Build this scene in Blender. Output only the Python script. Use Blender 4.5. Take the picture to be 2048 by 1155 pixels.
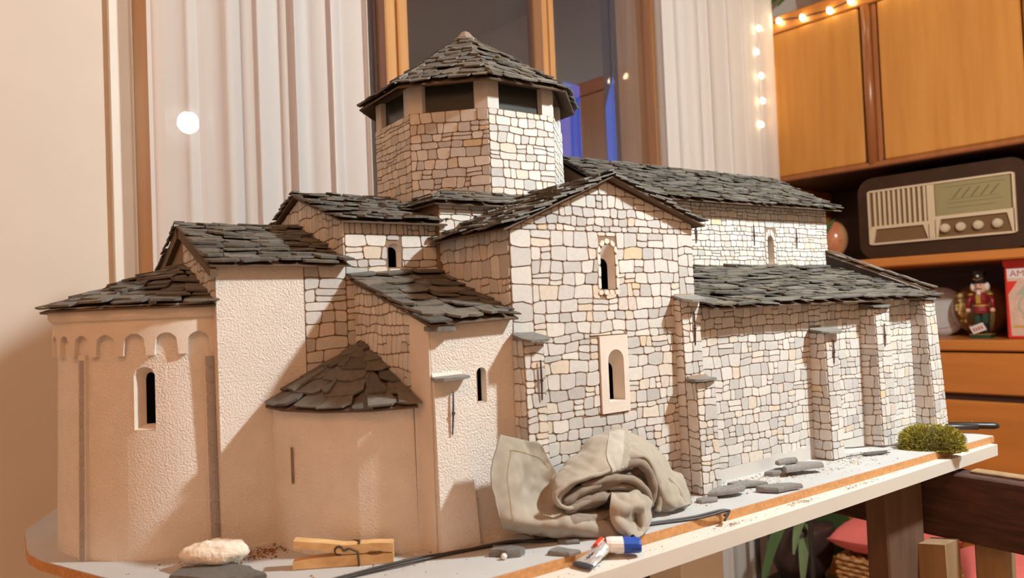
import bpy, math, random
from mathutils import Vector, Matrix, noise
from mathutils.geometry import tessellate_polygon

for o in list(bpy.data.objects):
    bpy.data.objects.remove(o, do_unlink=True)
SC = bpy.context.scene
COL = SC.collection
PI = math.pi

# ------------------------------------------------------------------ frames
# room frame = world: x to the right along the window wall, y towards the window wall, z up.
# model frame: x along the nave of the model church, y across it, z = 0 on the base board.
TZ = 0.80                                   # height of the base board above the floor
ANG = math.radians(97.5)
_n = (math.cos(ANG), math.sin(ANG)); _t = (_n[1], -_n[0])
def W(p):
    return Vector((_t[0]*p[0]+_t[1]*p[1], _n[0]*p[0]+_n[1]*p[1], p[2]+TZ))
def WR(p):
    return Vector((p[0], p[1], p[2]+TZ))

# ------------------------------------------------------------------ camera
F_PX = 1480.0
yaw, pitch, roll = math.radians(55.2), math.radians(1.5), math.radians(2.35)
fw = Vector((math.cos(yaw), math.sin(yaw), 0)); rt = Vector((math.sin(yaw), -math.cos(yaw), 0)); up = Vector((0, 0, 1))
f2 = fw*math.cos(pitch)+up*math.sin(pitch); u2 = up*math.cos(pitch)-fw*math.sin(pitch)
r3 = rt*math.cos(roll)-u2*math.sin(roll); u3 = rt*math.sin(roll)+u2*math.cos(roll)
CAMP = Vector((0, 0, 0.18))
def rot(v): return W(v)-W((0, 0, 0))
cam_d = bpy.data.cameras.new('camera'); cam = bpy.data.objects.new('camera', cam_d); COL.objects.link(cam)
R_, U_, F_ = rot(r3), rot(u3), rot(f2); CW = W(CAMP)
cam.matrix_world = Matrix(((R_.x, U_.x, -F_.x, CW.x), (R_.y, U_.y, -F_.y, CW.y), (R_.z, U_.z, -F_.z, CW.z), (0, 0, 0, 1)))
cam_d.sensor_width = 36; cam_d.lens = F_PX/2048*36; cam_d.clip_start = 0.02; cam_d.clip_end = 60
cam_d.dof.use_dof = True; cam_d.dof.focus_distance = 0.75; cam_d.dof.aperture_fstop = 9.0
SC.camera = cam
def px_area(pts):                           # size of a piece as the camera sees it
    q = []
    for p in pts:
        d = p-CAMP; z = d.dot(f2)
        if z < .05: return 0
        q.append((F_PX*d.dot(r3)/z, F_PX*d.dot(u3)/z))
    return abs(sum(q[i-1][0]*q[i][1]-q[i][0]*q[i-1][1] for i in range(len(q))))/2

# ------------------------------------------------------------------ world: blue dusk outside
wd = bpy.data.worlds.new('dusk'); SC.world = wd; wd.use_nodes = True
bg = wd.node_tree.nodes['Background']; bg.inputs[0].default_value = (0.016, 0.105, 0.56, 1); bg.inputs[1].default_value = 1.0
SC.view_settings.view_transform = 'Standard'; SC.view_settings.look = 'None'
SC.view_settings.exposure = 0.0; SC.view_settings.gamma = 1.0; SC.view_settings.use_curve_mapping = False

LAMP = Vector((0.96, -0.05, 0.90))           # the pendant bulb over the table (model frame)
LAMP_STRENGTH = 1720; LAMP_R = 0.036; LAMP_COL = (0.92, 0.99, 0.97)
WARM = (-0.75, -0.55, 1.58)                 # added warm fill light, unseen behind the camera (model frame)
WARM_STRENGTH = 22; WARM_R = 0.22; WARM_COL = (1.0, 0.42, 0.18)

# ------------------------------------------------------------------ materials
MATS = {}
def nodes(name):
    m = bpy.data.materials.new(name); m.use_nodes = True
    nt = m.node_tree; b = nt.nodes['Principled BSDF']; MATS[name] = m
    return m, nt, b
def N(nt, t, **kw):
    n = nt.nodes.new(t)
    for k, v in kw.items(): setattr(n, k, v)
    return n
def pmat(name, col, rough=.6, var=.0, scale=30, bump=0, bscale=200, bdist=.001, metal=0, spec=.5, attr=False, stretch=None, emit=None, estr=0, detail=4, col2=None, sheen=0, coat=0):
    m, nt, b = nodes(name)
    b.inputs['Roughness'].default_value = rough; b.inputs['Metallic'].default_value = metal
    b.inputs['Specular IOR Level'].default_value = spec
    if sheen: b.inputs['Sheen Weight'].default_value = sheen
    if coat: b.inputs['Coat Weight'].default_value = coat; b.inputs['Coat Roughness'].default_value = .15
    tc = N(nt, 'ShaderNodeTexCoord'); mp = N(nt, 'ShaderNodeMapping'); nt.links.new(tc.outputs['Object'], mp.inputs['Vector'])
    if stretch: mp.inputs['Scale'].default_value = stretch
    src = None
    if attr:
        a = N(nt, 'ShaderNodeAttribute', attribute_name='tone'); src = a.outputs['Color']
    if var or col2:
        no = N(nt, 'ShaderNodeTexNoise'); no.inputs['Scale'].default_value = scale; no.inputs['Detail'].default_value = detail
        nt.links.new(mp.outputs[0], no.inputs['Vector'])
        if col2:
            mx = N(nt, 'ShaderNodeMix', data_type='RGBA'); rmp = N(nt, 'ShaderNodeMapRange')
            rmp.inputs[1].default_value = .35; rmp.inputs[2].default_value = .65
            nt.links.new(no.outputs[0], rmp.inputs[0]); nt.links.new(rmp.outputs[0], mx.inputs[0])
            mx.inputs[6].default_value = (*col, 1); mx.inputs[7].default_value = (*col2, 1)
            nt.links.new(mx.outputs[2], b.inputs['Base Color'])
        else:
            hs = N(nt, 'ShaderNodeHueSaturation'); r = N(nt, 'ShaderNodeMapRange')
            r.inputs[1].default_value = .25; r.inputs[2].default_value = .75
            r.inputs[3].default_value = 1-var; r.inputs[4].default_value = 1+var
            nt.links.new(no.outputs[0], r.inputs[0]); nt.links.new(r.outputs[0], hs.inputs['Value'])
            if src: nt.links.new(src, hs.inputs['Color'])
            else: hs.inputs['Color'].default_value = (*col, 1)
            nt.links.new(hs.outputs[0], b.inputs['Base Color'])
    elif src: nt.links.new(src, b.inputs['Base Color'])
    else: b.inputs['Base Color'].default_value = (*col, 1)
    if bump:
        n2 = N(nt, 'ShaderNodeTexNoise'); n2.inputs['Scale'].default_value = bscale; n2.inputs['Detail'].default_value = 3
        nt.links.new(mp.outputs[0], n2.inputs['Vector'])
        bp = N(nt, 'ShaderNodeBump'); bp.inputs['Strength'].default_value = bump; bp.inputs['Distance'].default_value = bdist
        nt.links.new(n2.outputs[0], bp.inputs['Height']); nt.links.new(bp.outputs[0], b.inputs['Normal'])
    if emit:
        b.inputs['Emission Color'].default_value = (*emit, 1); b.inputs['Emission Strength'].default_value = estr
    return m
pmat('plaster_wall', (.74, .68, .60), .9, .03, 6)                        # room walls
pmat('rear_paint', (.76, .60, .44), .9)
pmat('ceiling_paint', (.80, .76, .70), .9)
pmat('white_paint', (.80, .77, .70), .5, .03, 20)
pmat('plaster', (.80, .755, .70), .75, .05, 60, bump=1.0, bscale=700, bdist=.0012)
pmat('plaster_smooth', (.74, .675, .60), .8, .05, 60, bump=.25, bscale=500, bdist=.0006)
pmat('mortar', (.26, .175, .115), .95, .15, 200)
pmat('stone', (.7, .66, .6), .75, .07, 260, attr=True, bump=.25, bscale=700, bdist=.0004)
pmat('slate', (.1, .1, .1), .62, .22, 240, attr=True, bump=.5, bscale=420, bdist=.0006, spec=.35)
pmat('deck', (.13, .085, .055), .85, .15, 120)
pmat('dark_inside', (.035, .025, .02), .9)  # near-black colour standing in for shade inside the hollow model
pmat('grey_card', (.60, .58, .55), .8, .05, 40)
pmat('pilaster_grey', (.38, .355, .36), .5, .1, 150)
pmat('iron', (.06, .035, .025), .6, .2, 300)
pmat('belfry_glass', (.03, .03, .026), .25, spec=.4)
pmat('board_top', (.50, .505, .505), .7, .05, 25)
pmat('fibreboard', (.55, .27, .10), .85, .22, 260, bump=.3, bscale=600, bdist=.0005)
pmat('plank_white', (.70, .665, .60), .55, .04, 12)
def wood(name, c1, c2, rough=.35, stretch=(1, 14, 1), scale=5, coat=.0, rings=False):
    pmat(name, c1, rough, col2=c2, scale=scale, stretch=stretch, detail=6, coat=coat)
wood('cab_wood', (.60, .255, .048), (.52, .205, .035), .38, (14, 14, 1), 3)
wood('cab_wood_h', (.58, .20, .035), (.50, .17, .028), .38, (14, 1, 14), 3)
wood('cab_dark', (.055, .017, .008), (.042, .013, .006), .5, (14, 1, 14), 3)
wood('cab_stile', (.36, .12, .035), (.30, .095, .026), .3, (14, 14, 1), 3)
wood('window_wood', (.66, .36, .14), (.56, .28, .10), .4, (16, 16, 1), 3)
wood('beam_wood', (.085, .035, .024), (.045, .02, .014), .85, (30, 30, 220), 1)
wood('old_wood', (.36, .24, .13), (.26, .16, .085), .8, (16, 16, 2), 4)
wood('shaded_wood', (.15, .085, .05), (.10, .055, .033), .8, (16, 16, 2), 4)  # leg timber darkened to stand for the shadow of the plank
wood('pin_wood', (.74, .50, .24), (.62, .38, .16), .55, (4, 40, 40), 5)
wood('floor_tile', (.55, .36, .22), (.48, .30, .18), .4, (1, 1, 1), 6)
pmat('black_plastic', (.018, .017, .016), .4)
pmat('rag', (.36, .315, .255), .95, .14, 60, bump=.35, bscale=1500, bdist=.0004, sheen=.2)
pmat('rag_dark', (.235, .195, .155), .95, .16, 60, bump=.4, bscale=1500, bdist=.0004, sheen=.2)  # browner inner cloth, its colour also darkened for shade in the folds
pmat('rag_hem', (.45, .42, .37), .95, .1, 90, bump=.3, bscale=1500, bdist=.0004)
pmat('thread', (.55, .42, .22), .9)
pmat('moss', (.2, .2, .03), .9, attr=True)
pmat('chips', (.5, .5, .5), .9, attr=True)
pmat('tube_white', (.80, .79, .77), .3)
pmat('tube_red', (.75, .06, .02), .35)
pmat('tube_blue', (.012, .07, .42), .35)
pmat('tube_foil', (.55, .53, .52), .3, col2=(.75, .73, .72), scale=300, metal=.4)
pmat('tube_dark', (.05, .05, .07), .4)
pmat('wool', (.84, .77, .66), .95, .08, 200, bump=.8, bscale=260, bdist=.002)
pmat('cord_black', (.035, .03, .028), .5)
pmat('pink', (.78, .17, .15), .9, .06, 20, bump=.2, bscale=300, bdist=.001)
wood('wicker', (.52, .24, .07), (.40, .165, .045), .6, (1, 1, 1), 60)
pmat('leaf', (.06, .11, .03), .45, .2, 8)
pmat('leaf_pale', (.20, .26, .12), .5, .2, 8)
pmat('pot_dark', (.05, .025, .022), .4)
pmat('metal_dark', (.04, .03, .025), .5)
pmat('radio_body', (.045, .019, .008), .5, .2, 20, spec=.2)
pmat('radio_cream', (.62, .47, .30), .45)
pmat('radio_cloth', (.17, .085, .03), .9, .15, 300)
pmat('radio_dial', (.30, .24, .11), .25)
pmat('radio_ink', (.14, .11, .045), .5)
pmat('radio_knob', (.58, .45, .32), .35)
pmat('tin_red', (.72, .035, .02), .35)
pmat('tin_cream', (.66, .44, .33), .4, .12, 60)
pmat('tin_ink', (.45, .10, .06), .5)
pmat('tin_gold', (.62, .33, .06), .4)
pmat('tin_green', (.40, .42, .30), .4)
pmat('nc_black', (.012, .01, .01), .3); pmat('nc_red', (.22, .012, .012), .35); pmat('nc_green', (.012, .05, .025), .4)
pmat('nc_gold', (.60, .38, .08), .35, metal=.6); pmat('nc_skin', (.72, .40, .26), .4); pmat('nc_hair', (.72, .62, .55), .95)
pmat('tag_white', (.72, .66, .62), .6)
pmat('ball', (.22, .12, .045), .22, .3, 30, coat=.6)
pmat('ball_gold', (.62, .42, .15), .5, .2, 200)
pmat('porcelain', (.62, .55, .52), .3)
pmat('peach', (.66, .34, .15), .15, col2=(.55, .09, .05), scale=14, coat=.8)
pmat('foam_white', (.75, .66, .55), .6)
pmat('outside_dark', (.05, .042, .036), .9)
pmat('brass', (.5, .35, .12), .3, metal=1)

def glass_mat():
    m, nt, b = nodes('window_glass'); nt.nodes.remove(b)
    out = nt.nodes['Material Output']
    fr = N(nt, 'ShaderNodeFresnel'); fr.inputs['IOR'].default_value = 3.4
    tr = N(nt, 'ShaderNodeBsdfTransparent'); gl = N(nt, 'ShaderNodeBsdfGlossy'); gl.inputs['Roughness'].default_value = 0
    mx = N(nt, 'ShaderNodeMixShader'); ge = N(nt, 'ShaderNodeNewGeometry'); mu = N(nt, 'ShaderNodeMath', operation='MULTIPLY_ADD'); mu.inputs[1].default_value = -1
    nt.links.new(ge.outputs['Backfacing'], mu.inputs[0]); mu.inputs[2].default_value = 1
    m2 = N(nt, 'ShaderNodeMath', operation='MULTIPLY'); nt.links.new(mu.outputs[0], m2.inputs[0]); nt.links.new(fr.outputs[0], m2.inputs[1])
    nt.links.new(m2.outputs[0], mx.inputs[0]); nt.links.new(tr.outputs[0], mx.inputs[1]); nt.links.new(gl.outputs[0], mx.inputs[2])
    nt.links.new(mx.outputs[0], out.inputs[0])
glass_mat()
def sheer_mat(name, col, clear):
    m, nt, b = nodes(name); nt.nodes.remove(b); out = nt.nodes['Material Output']
    tr = N(nt, 'ShaderNodeBsdfTransparent'); df = N(nt, 'ShaderNodeBsdfDiffuse'); tl = N(nt, 'ShaderNodeBsdfTranslucent')
    df.inputs[0].default_value = (*col, 1); tl.inputs[0].default_value = (*col, 1)
    m1 = N(nt, 'ShaderNodeMixShader'); m1.inputs[0].default_value = .22
    nt.links.new(df.outputs[0], m1.inputs[1]); nt.links.new(tl.outputs[0], m1.inputs[2])
    m2 = N(nt, 'ShaderNodeMixShader'); m2.inputs[0].default_value = clear
    nt.links.new(m1.outputs[0], m2.inputs[1]); nt.links.new(tr.outputs[0], m2.inputs[2]); nt.links.new(m2.outputs[0], out.inputs[0])
sheer_mat('sheer', (.93, .88, .84), .20)
sheer_mat('globe', (.9, .88, .84), .80)
def emat(name, col, s):
    m, nt, b = nodes(name); nt.nodes.remove(b); e = N(nt, 'ShaderNodeEmission'); e.inputs[0].default_value = (*col, 1); e.inputs[1].default_value = s
    nt.links.new(e.outputs[0], nt.nodes['Material Output'].inputs[0])
emat('bulb_light', LAMP_COL, LAMP_STRENGTH)
emat('warm_light', WARM_COL, WARM_STRENGTH)
emat('fairy_light', (1.0, .86, .55), 22)

# ------------------------------------------------------------------ object helpers
WL = {}
def empty(name, loc, label, cat, group=None, kind=None, room=False):
    o = bpy.data.objects.new(name, None); COL.objects.link(o); o.empty_display_size = .02
    o.location = WR(loc) if room else W(loc); WL[o] = o.location.copy()
    if kind: o['kind'] = kind
    if label: o['label'] = label; o['category'] = cat
    if group: o['group'] = group
    return o
def mk(name, verts, faces, mat, parent=None, room=False, smooth=False, cols=None, label=None, cat=None, group=None, kind=None, mi=None):
    f = WR if room else W
    vs = [f(v) for v in verts]
    if parent is not None: base = WL[parent]
    else:
        base = Vector(((min(v.x for v in vs)+max(v.x for v in vs))/2, (min(v.y for v in vs)+max(v.y for v in vs))/2, min(v.z for v in vs)))
    me = bpy.data.meshes.new(name)
    me.from_pydata([v-base for v in vs], [], faces)
    ms = mat if isinstance(mat, (list, tuple)) else [mat]
    for m in ms: me.materials.append(MATS[m])
    if mi:
        me.polygons.foreach_set('material_index', mi)
    if smooth: me.polygons.foreach_set('use_smooth', [True]*len(me.polygons))
    if cols:
        at = me.color_attributes.new('tone', 'FLOAT_COLOR', 'POINT')
        at.data.foreach_set('color', [c for v in cols for c in (*v, 1)])
    me.validate(); me.update()
    o = bpy.data.objects.new(name, me); COL.objects.link(o)
    if parent is not None: o.parent = parent; WL[o] = base
    else: o.location = base; WL[o] = base
    if label: o['label'] = label
    if cat: o['category'] = cat
    if group: o['group'] = group
    if kind: o['kind'] = kind
    return o
class MB:
    def __init__(s): s.v = []; s.f = []; s.c = []; s.m = []; s.cur = 0
    def add(s, v, f, col=None):
        b = len(s.v); s.v += [Vector(p) for p in v]; s.f += [tuple(i+b for i in q) for q in f]; s.m += [s.cur]*len(f)
        if col: s.c += [col]*len(v)
        return s
    def box(s, a, b, col=None):
        x0, y0, z0 = a; x1, y1, z1 = b
        return s.add([(x0, y0, z0), (x1, y0, z0), (x1, y1, z0), (x0, y1, z0), (x0, y0, z1), (x1, y0, z1), (x1, y1, z1), (x0, y1, z1)],
                     [(3, 2, 1, 0), (4, 5, 6, 7), (0, 1, 5, 4), (1, 2, 6, 5), (2, 3, 7, 6), (3, 0, 4, 7)], col)
    def bbox(s, a, b, r):      # box with bevelled edges
        x0, y0, z0 = a; x1, y1, z1 = b
        v = []; idx = {}
        for i, x in enumerate((x0, x1)):
            for j, y in enumerate((y0, y1)):
                for k, z in enumerate((z0, z1)):
                    sx, sy, sz = (1 if i == 0 else -1), (1 if j == 0 else -1), (1 if k == 0 else -1)
                    for ax in range(3):
                        p = [x+sx*r, y+sy*r, z+sz*r]; p[ax] = (x, y, z)[ax]
                        idx[(i, j, k, ax)] = len(v); v.append(tuple(p))
        f = []
        for k in (0, 1):
            q = [idx[(0, 0, k, 2)], idx[(1, 0, k, 2)], idx[(1, 1, k, 2)], idx[(0, 1, k, 2)]]; f.append(q if k else q[::-1])
            q = [idx[(0, k, 0, 1)], idx[(1, k, 0, 1)], idx[(1, k, 1, 1)], idx[(0, k, 1, 1)]]; f.append(q[::-1] if k else q)
            q = [idx[(k, 0, 0, 0)], idx[(k, 1, 0, 0)], idx[(k, 1, 1, 0)], idx[(k, 0, 1, 0)]]; f.append(q if k else q[::-1])
        for a in (0, 1):
            for b in (0, 1):
                f.append([idx[(a, b, 0, 0)], idx[(a, b, 0, 1)], idx[(a, b, 1, 1)], idx[(a, b, 1, 0)]])
                f.append([idx[(a, 0, b, 0)], idx[(a, 0, b, 2)], idx[(a, 1, b, 2)], idx[(a, 1, b, 0)]])
                f.append([idx[(0, a, b, 1)], idx[(0, a, b, 2)], idx[(1, a, b, 2)], idx[(1, a, b, 1)]])
                for k in (0, 1): f.append([idx[(a, b, k, 0)], idx[(a, b, k, 1)], idx[(a, b, k, 2)]])
        return s.add(v, [tuple(q) for q in f])
    def tube(s, pts, r, n=8, cap=True, flat=1.0, col=None):
        pts = [Vector(p) for p in pts]; v = []; f = []
        rr = r if isinstance(r, (list, tuple)) else [r]*len(pts)
        prev = None
        for i, p in enumerate(pts):
            d = (pts[min(i+1, len(pts)-1)]-pts[max(i-1, 0)]).normalized()
            if prev is None:
                a = d.cross(Vector((0, 0, 1)))
                if a.length < .05: a = d.cross(Vector((1, 0, 0)))
            else: a = prev-d*prev.dot(d)
            a.normalize(); prev = a; b = d.cross(a)
            for k in range(n):
                t = 2*PI*k/n; v.append(p+a*math.cos(t)*rr[i]+b*math.sin(t)*rr[i]*flat)
        for i in range(len(pts)-1):
            for k in range(n):
                f.append((i*n+k, i*n+(k+1) % n, (i+1)*n+(k+1) % n, (i+1)*n+k))
        if cap: f.append(tuple(range(n))[::-1]); f.append(tuple((len(pts)-1)*n+k for k in range(n)))
        return s.add(v, f, col)
    def lathe(s, c, prof, n=24, axis='z', col=None):
        v = []; f = []
        for r, h in prof:
            for k in range(n):
                t = 2*PI*k/n; x, y = r*math.cos(t), r*math.sin(t)
                p = {'z': (x, y, h), 'x': (h, x, y), 'y': (y, h, x)}[axis]
                v.append((c[0]+p[0], c[1]+p[1], c[2]+p[2]))
        for i in range(len(prof)-1):
            for k in range(n): f.append((i*n+k, i*n+(k+1) % n, (i+1)*n+(k+1) % n, (i+1)*n+k))
        f.append(tuple(range(n))[::-1]); f.append(tuple((len(prof)-1)*n+k for k in range(n)))
        return s.add(v, f, col)
    def ball(s, c, r, nu=16, nv=10, col=None):
        rr = r if isinstance(r, (list, tuple)) else (r, r, r); v = []; f = []
        for j in range(1, nv):
            for i in range(nu):
                a, b = 2*PI*i/nu, PI*j/nv
                v.append((c[0]+rr[0]*math.sin(b)*math.cos(a), c[1]+rr[1]*math.sin(b)*math.sin(a), c[2]+rr[2]*math.cos(b)))
        v += [(c[0], c[1], c[2]+rr[2]), (c[0], c[1], c[2]-rr[2])]
        for j in range(nv-2):
            for i in range(nu): f.append((j*nu+i, (j+1)*nu+i, (j+1)*nu+(i+1) % nu, j*nu+(i+1) % nu))
        for i in range(nu): f.append((len(v)-2, i, (i+1) % nu)); f.append((len(v)-1, (nv-2)*nu+(i+1) % nu, (nv-2)*nu+i))
        return s.add(v, f, col)
    def prism(s, poly, fr, d0, d1, col=None):   # 2D polygon in frame (O,U,V,N) between depths d0 (back) and d1 (front)
        n = len(poly); O, U, V, Nn = fr
        v = [O+U*a+V*b+Nn*d0 for a, b in poly]+[O+U*a+V*b+Nn*d1 for a, b in poly]
        f = [tuple(range(n))[::-1], tuple(range(n, 2*n))]+[(i, (i+1) % n, n+(i+1) % n, n+i) for i in range(n)]
        return s.add(v, f, col)
    def mat(s, i): s.cur = i; return s
    def out(s, name, mat, parent=None, **kw):
        return mk(name, s.v, s.f, mat, parent, cols=s.c if s.c and len(s.c) == len(s.v) else None, mi=s.m if isinstance(mat, (list, tuple)) else None, **kw)
def frame(O, U, V):
    O, U, V = Vector(O), Vector(U).normalized(), Vector(V)
    V = (V-U*V.dot(U)).normalized()
    return (O, U, V, U.cross(V))
def P3(fr, u, v, d=0): return fr[0]+fr[1]*u+fr[2]*v+fr[3]*d

# ------------------------------------------------------------------ 2D polygon tools
def area(p): return sum(p[i-1][0]*p[i][1]-p[i][0]*p[i-1][1] for i in range(len(p)))/2
def ccw(p): return p if area(p) > 0 else p[::-1]
def clip_half(poly, a, b):                  # keep left of a->b
    out = []; dx, dy = b[0]-a[0], b[1]-a[1]
    sd = [dx*(p[1]-a[1])-dy*(p[0]-a[0]) for p in poly]
    for i in range(len(poly)):
        p, q, s, t = poly[i-1], poly[i], sd[i-1], sd[i]
        if (s >= 0) != (t >= 0):
            k = s/(s-t); out.append((p[0]+(q[0]-p[0])*k, p[1]+(q[1]-p[1])*k))
        if t >= 0: out.append(q)
    return out
def clip(poly, reg):
    for i in range(len(reg)):
        if len(poly) < 3: return []
        poly = clip_half(poly, reg[i-1], reg[i])
    return poly
def minus_rect(poly, r):
    x0, z0, x1, z1 = r
    if min(p[0] for p in poly) >= x1 or max(p[0] for p in poly) <= x0 or min(p[1] for p in poly) >= z1 or max(p[1] for p in poly) <= z0: return poly
    best = []
    for a, b in (((x0, 0), (x0, 1)), ((x1, 1), (x1, 0)), ((1, z0), (0, z0))[::1], ((0, z1), (1, z1))):
        q = clip_half(poly, a, b)
        if len(q) > 2 and (not best or abs(area(q)) > abs(area(best))): best = q
    return best
def dedupe(p, e=3e-4):
    o = []
    for q in p:
        if not o or math.hypot(q[0]-o[-1][0], q[1]-o[-1][1]) > e: o.append(q)
    while len(o) > 2 and math.hypot(o[0][0]-o[-1][0], o[0][1]-o[-1][1]) < e: o.pop()
    return o
def inset(p, d):
    n = len(p); out = []
    for i in range(n):
        a, b, c = p[i-1], p[i], p[(i+1) % n]
        e1 = (b[0]-a[0], b[1]-a[1]); e2 = (c[0]-b[0], c[1]-b[1]); l1 = math.hypot(*e1) or 1e-9; l2 = math.hypot(*e2) or 1e-9
        n1 = (-e1[1]/l1, e1[0]/l1); n2 = (-e2[1]/l2, e2[0]/l2); k = max(.35, 1+n1[0]*n2[0]+n1[1]*n2[1])
        out.append((b[0]+(n1[0]+n2[0])*d/k, b[1]+(n1[1]+n2[1])*d/k))
    return out
def chamfer(p, c):
    n = len(p); out = []
    for i in range(n):
        a, b, d = p[i-1], p[i], p[(i+1) % n]
        e1 = (a[0]-b[0], a[1]-b[1]); e2 = (d[0]-b[0], d[1]-b[1]); l1 = math.hypot(*e1) or 1e-9; l2 = math.hypot(*e2) or 1e-9
        cs = (e1[0]*e2[0]+e1[1]*e2[1])/(l1*l2)
        if cs > -.75 and len(p) < 9:
            k1 = min(c, .3*l1)/l1; k2 = min(c, .3*l2)/l2
            out += [(b[0]+e1[0]*k1, b[1]+e1[1]*k1), (b[0]+e2[0]*k2, b[1]+e2[1]*k2)]
        else: out.append(b)
    return out

# ------------------------------------------------------------------ stones
STONES = []; SLATES = []
TONES = [((.66, .65, .62), 30), ((.60, .595, .58), 26), ((.52, .52, .515), 22), ((.45, .45, .445), 10), ((.68, .61, .51), 10), ((.67, .56, .43), 4), ((.65, .57, .52), 5), ((.71, .69, .65), 18), ((.68, .55, .32), 1)]
def tone(rng):
    k = rng.uniform(0, sum(w for _, w in TONES))
    for c, w in TONES:
        k -= w
        if k <= 0: break
    j = rng.uniform(.94, 1.05); return tuple((x*.72+y*.28)*j for x, y in zip(c, (.625, .605, .57)))
def add_stone(poly, fr, parent, rng, joint=.00065, h=.0008, col=None):
    poly = dedupe(ccw(poly))
    if len(poly) < 3 or abs(area(poly)) < 6e-6: return
    a = inset(poly, joint/2)
    if area(a) < 4e-6: return
    a = dedupe(chamfer(a, .0014), 1.5e-4)
    if len(a) < 3: return
    xs = [p[0] for p in a]; ys = [p[1] for p in a]
    if min(max(xs)-min(xs), max(ys)-min(ys)) < .0017: return
    b = inset(a, .00025); n = len(a)
    if area(b) < 1e-6 or area(b) > area(a): return
    hh = h*rng.uniform(.7, 1.35); tx, ty = rng.uniform(-.02, .02), rng.uniform(-.02, .02); cx, cy = sum(xs)/n, sum(ys)/n
    v = [P3(fr, u, w, -.0003) for u, w in a]+[P3(fr, u, w, hh+(u-cx)*tx+(w-cy)*ty) for u, w in b]
    f = [tuple(range(n, 2*n))]+[(i, (i+1) % n, n+(i+1) % n, n+i) for i in range(n)]
    c = col or tone(rng); ctr = v[n]
    STONES.append((px_area(v[:n]) if fr[3].dot(CAMP-ctr) > 0 else 0, parent, v, f, c))
def boundary(rng, u0, u1, v, amp):
    n = max(2, int((u1-u0)/.012)+2); ks = [v+rng.uniform(-amp, amp) for _ in range(n)]
    def fn(u):
        t = (u-u0)/max(1e-6, u1-u0)*(n-1); t = min(max(t, 0), n-1.001); i = int(t); k = t-i
        return ks[i]*(1-k)+ks[i+1]*k
    return fn
def stone_region(reg, fr, parent, seed, row=.0098, wr=(.009, .022), holes=(), joint=.00065, amp=.16):
    rng = random.Random(seed); reg = ccw(reg)
    u0, u1 = min(p[0] for p in reg), max(p[0] for p in reg); v0, v1 = min(p[1] for p in reg), max(p[1] for p in reg)
    v = v0; lo = lambda u: v0
    while v < v1-.001:
        h = row*rng.choice((.62, .8, .95, 1.05, 1.2, 1.35))
        if v1-(v+h) < row*.5: h = v1-v
        vn = v+h
        hi = (lambda u, k=v1: k) if vn >= v1-1e-6 else boundary(rng, u0, u1, vn, row*amp)
        u = u0; ua_b = ua_t = u0
        while u < u1-1e-5:
            w = rng.uniform(*wr)*rng.choice((.7, 1, 1, 1.25))
            if u1-(u+w) < wr[0]*.7: w = u1-u
            un = u+w
            sl = 0 if un >= u1-1e-6 else rng.uniform(-.1, .1)*h
            ub_b, ub_t = un+sl, un-sl
            um = (u+un)/2
            bot = [(ua_b, lo(ua_b)), (um, lo(um)), (ub_b, lo(ub_b))]; top = [(ub_t, hi(ub_t)), (um, hi(um)), (ua_t, hi(ua_t))]
            polys = [bot+top]
            if h > row*.95 and rng.random() < .2:
                k = rng.uniform(.4, .6); mid = [(b[0]*(1-k)+t[0]*k, b[1]*(1-k)+t[1]*k+rng.uniform(-.06, .06)*h) for b, t in zip(bot, top[::-1])]
                polys = [bot+mid[::-1], mid+top]
            for p in polys:
                p = clip(p, reg)
                for r in holes:
                    if len(p) > 2: p = minus_rect(p, r)
                if len(p) > 2: add_stone(p, fr, parent, rng, joint)
            u = un; ua_b, ua_t = ub_b, ub_t
        lo = hi; v = vn
def finish(lst, part, rest_name, mat, root, limit=300):
    lst.sort(key=lambda s: -s[0])
    for _, par, v, f, c in lst[:limit]:
        mk(part, v, f, mat, par, cols=[c]*len(v))
    m = MB()
    for _, par, v, f, c in lst[limit:]: m.add(v, f, c)
    m.out(rest_name, mat, root, kind='stuff')

# ------------------------------------------------------------------ walls with openings
def arch(u, z0, z1, w, n=8):
    r = w/2; p = [(u-r, z0), (u+r, z0)]
    for k in range(n+1):
        t = PI*k/n; p.append((u+r*math.cos(t), z1-r+r*math.sin(t)))
    return p
def wall(name, fr, prof, mat, root, holes=(), thick=.006, mat_in='dark_inside'):
    """a slab with real openings; holes = list of (outline, inner outline, depth, reveal material)"""
    prof = ccw(prof); loops = [prof]+[ccw(h[0])[::-1] for h in holes]
    tri = tessellate_polygon([[Vector((a, b, 0)) for a, b in l] for l in loops]); flat = [p for l in loops for p in l]
    n = len(flat); v = [P3(fr, a, b) for a, b in flat]+[P3(fr, a, b, -thick) for a, b in flat]; f = []; mi = []
    for t in tri:
        a, b, c = t
        if (flat[b][0]-flat[a][0])*(flat[c][1]-flat[a][1])-(flat[b][1]-flat[a][1])*(flat[c][0]-flat[a][0]) < 0: b, c = c, b
        f.append((a, b, c)); mi.append(0); f.append((n+c, n+b, n+a)); mi.append(1)
    k = 0
    for l in loops:
        for i in range(len(l)):
            j = (i+1) % len(l); f.append((k+i, n+k+i, n+k+j, k+j)); mi.append(0)
        k += len(l)
    o = mk(name, v, f, [mat, mat_in], root, mi=mi)
    for h in holes:
        a, b, dep, m2 = ccw(h[0]), ccw(h[1]), h[2], h[3]; n = len(a)
        v = [P3(fr, *p, .0004) for p in a]+[P3(fr, *p, -dep) for p in b]
        mk('window_reveal', v, [(i, n+i, n+(i+1) % n, (i+1) % n) for i in range(n)], m2, o)
    return o

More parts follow.
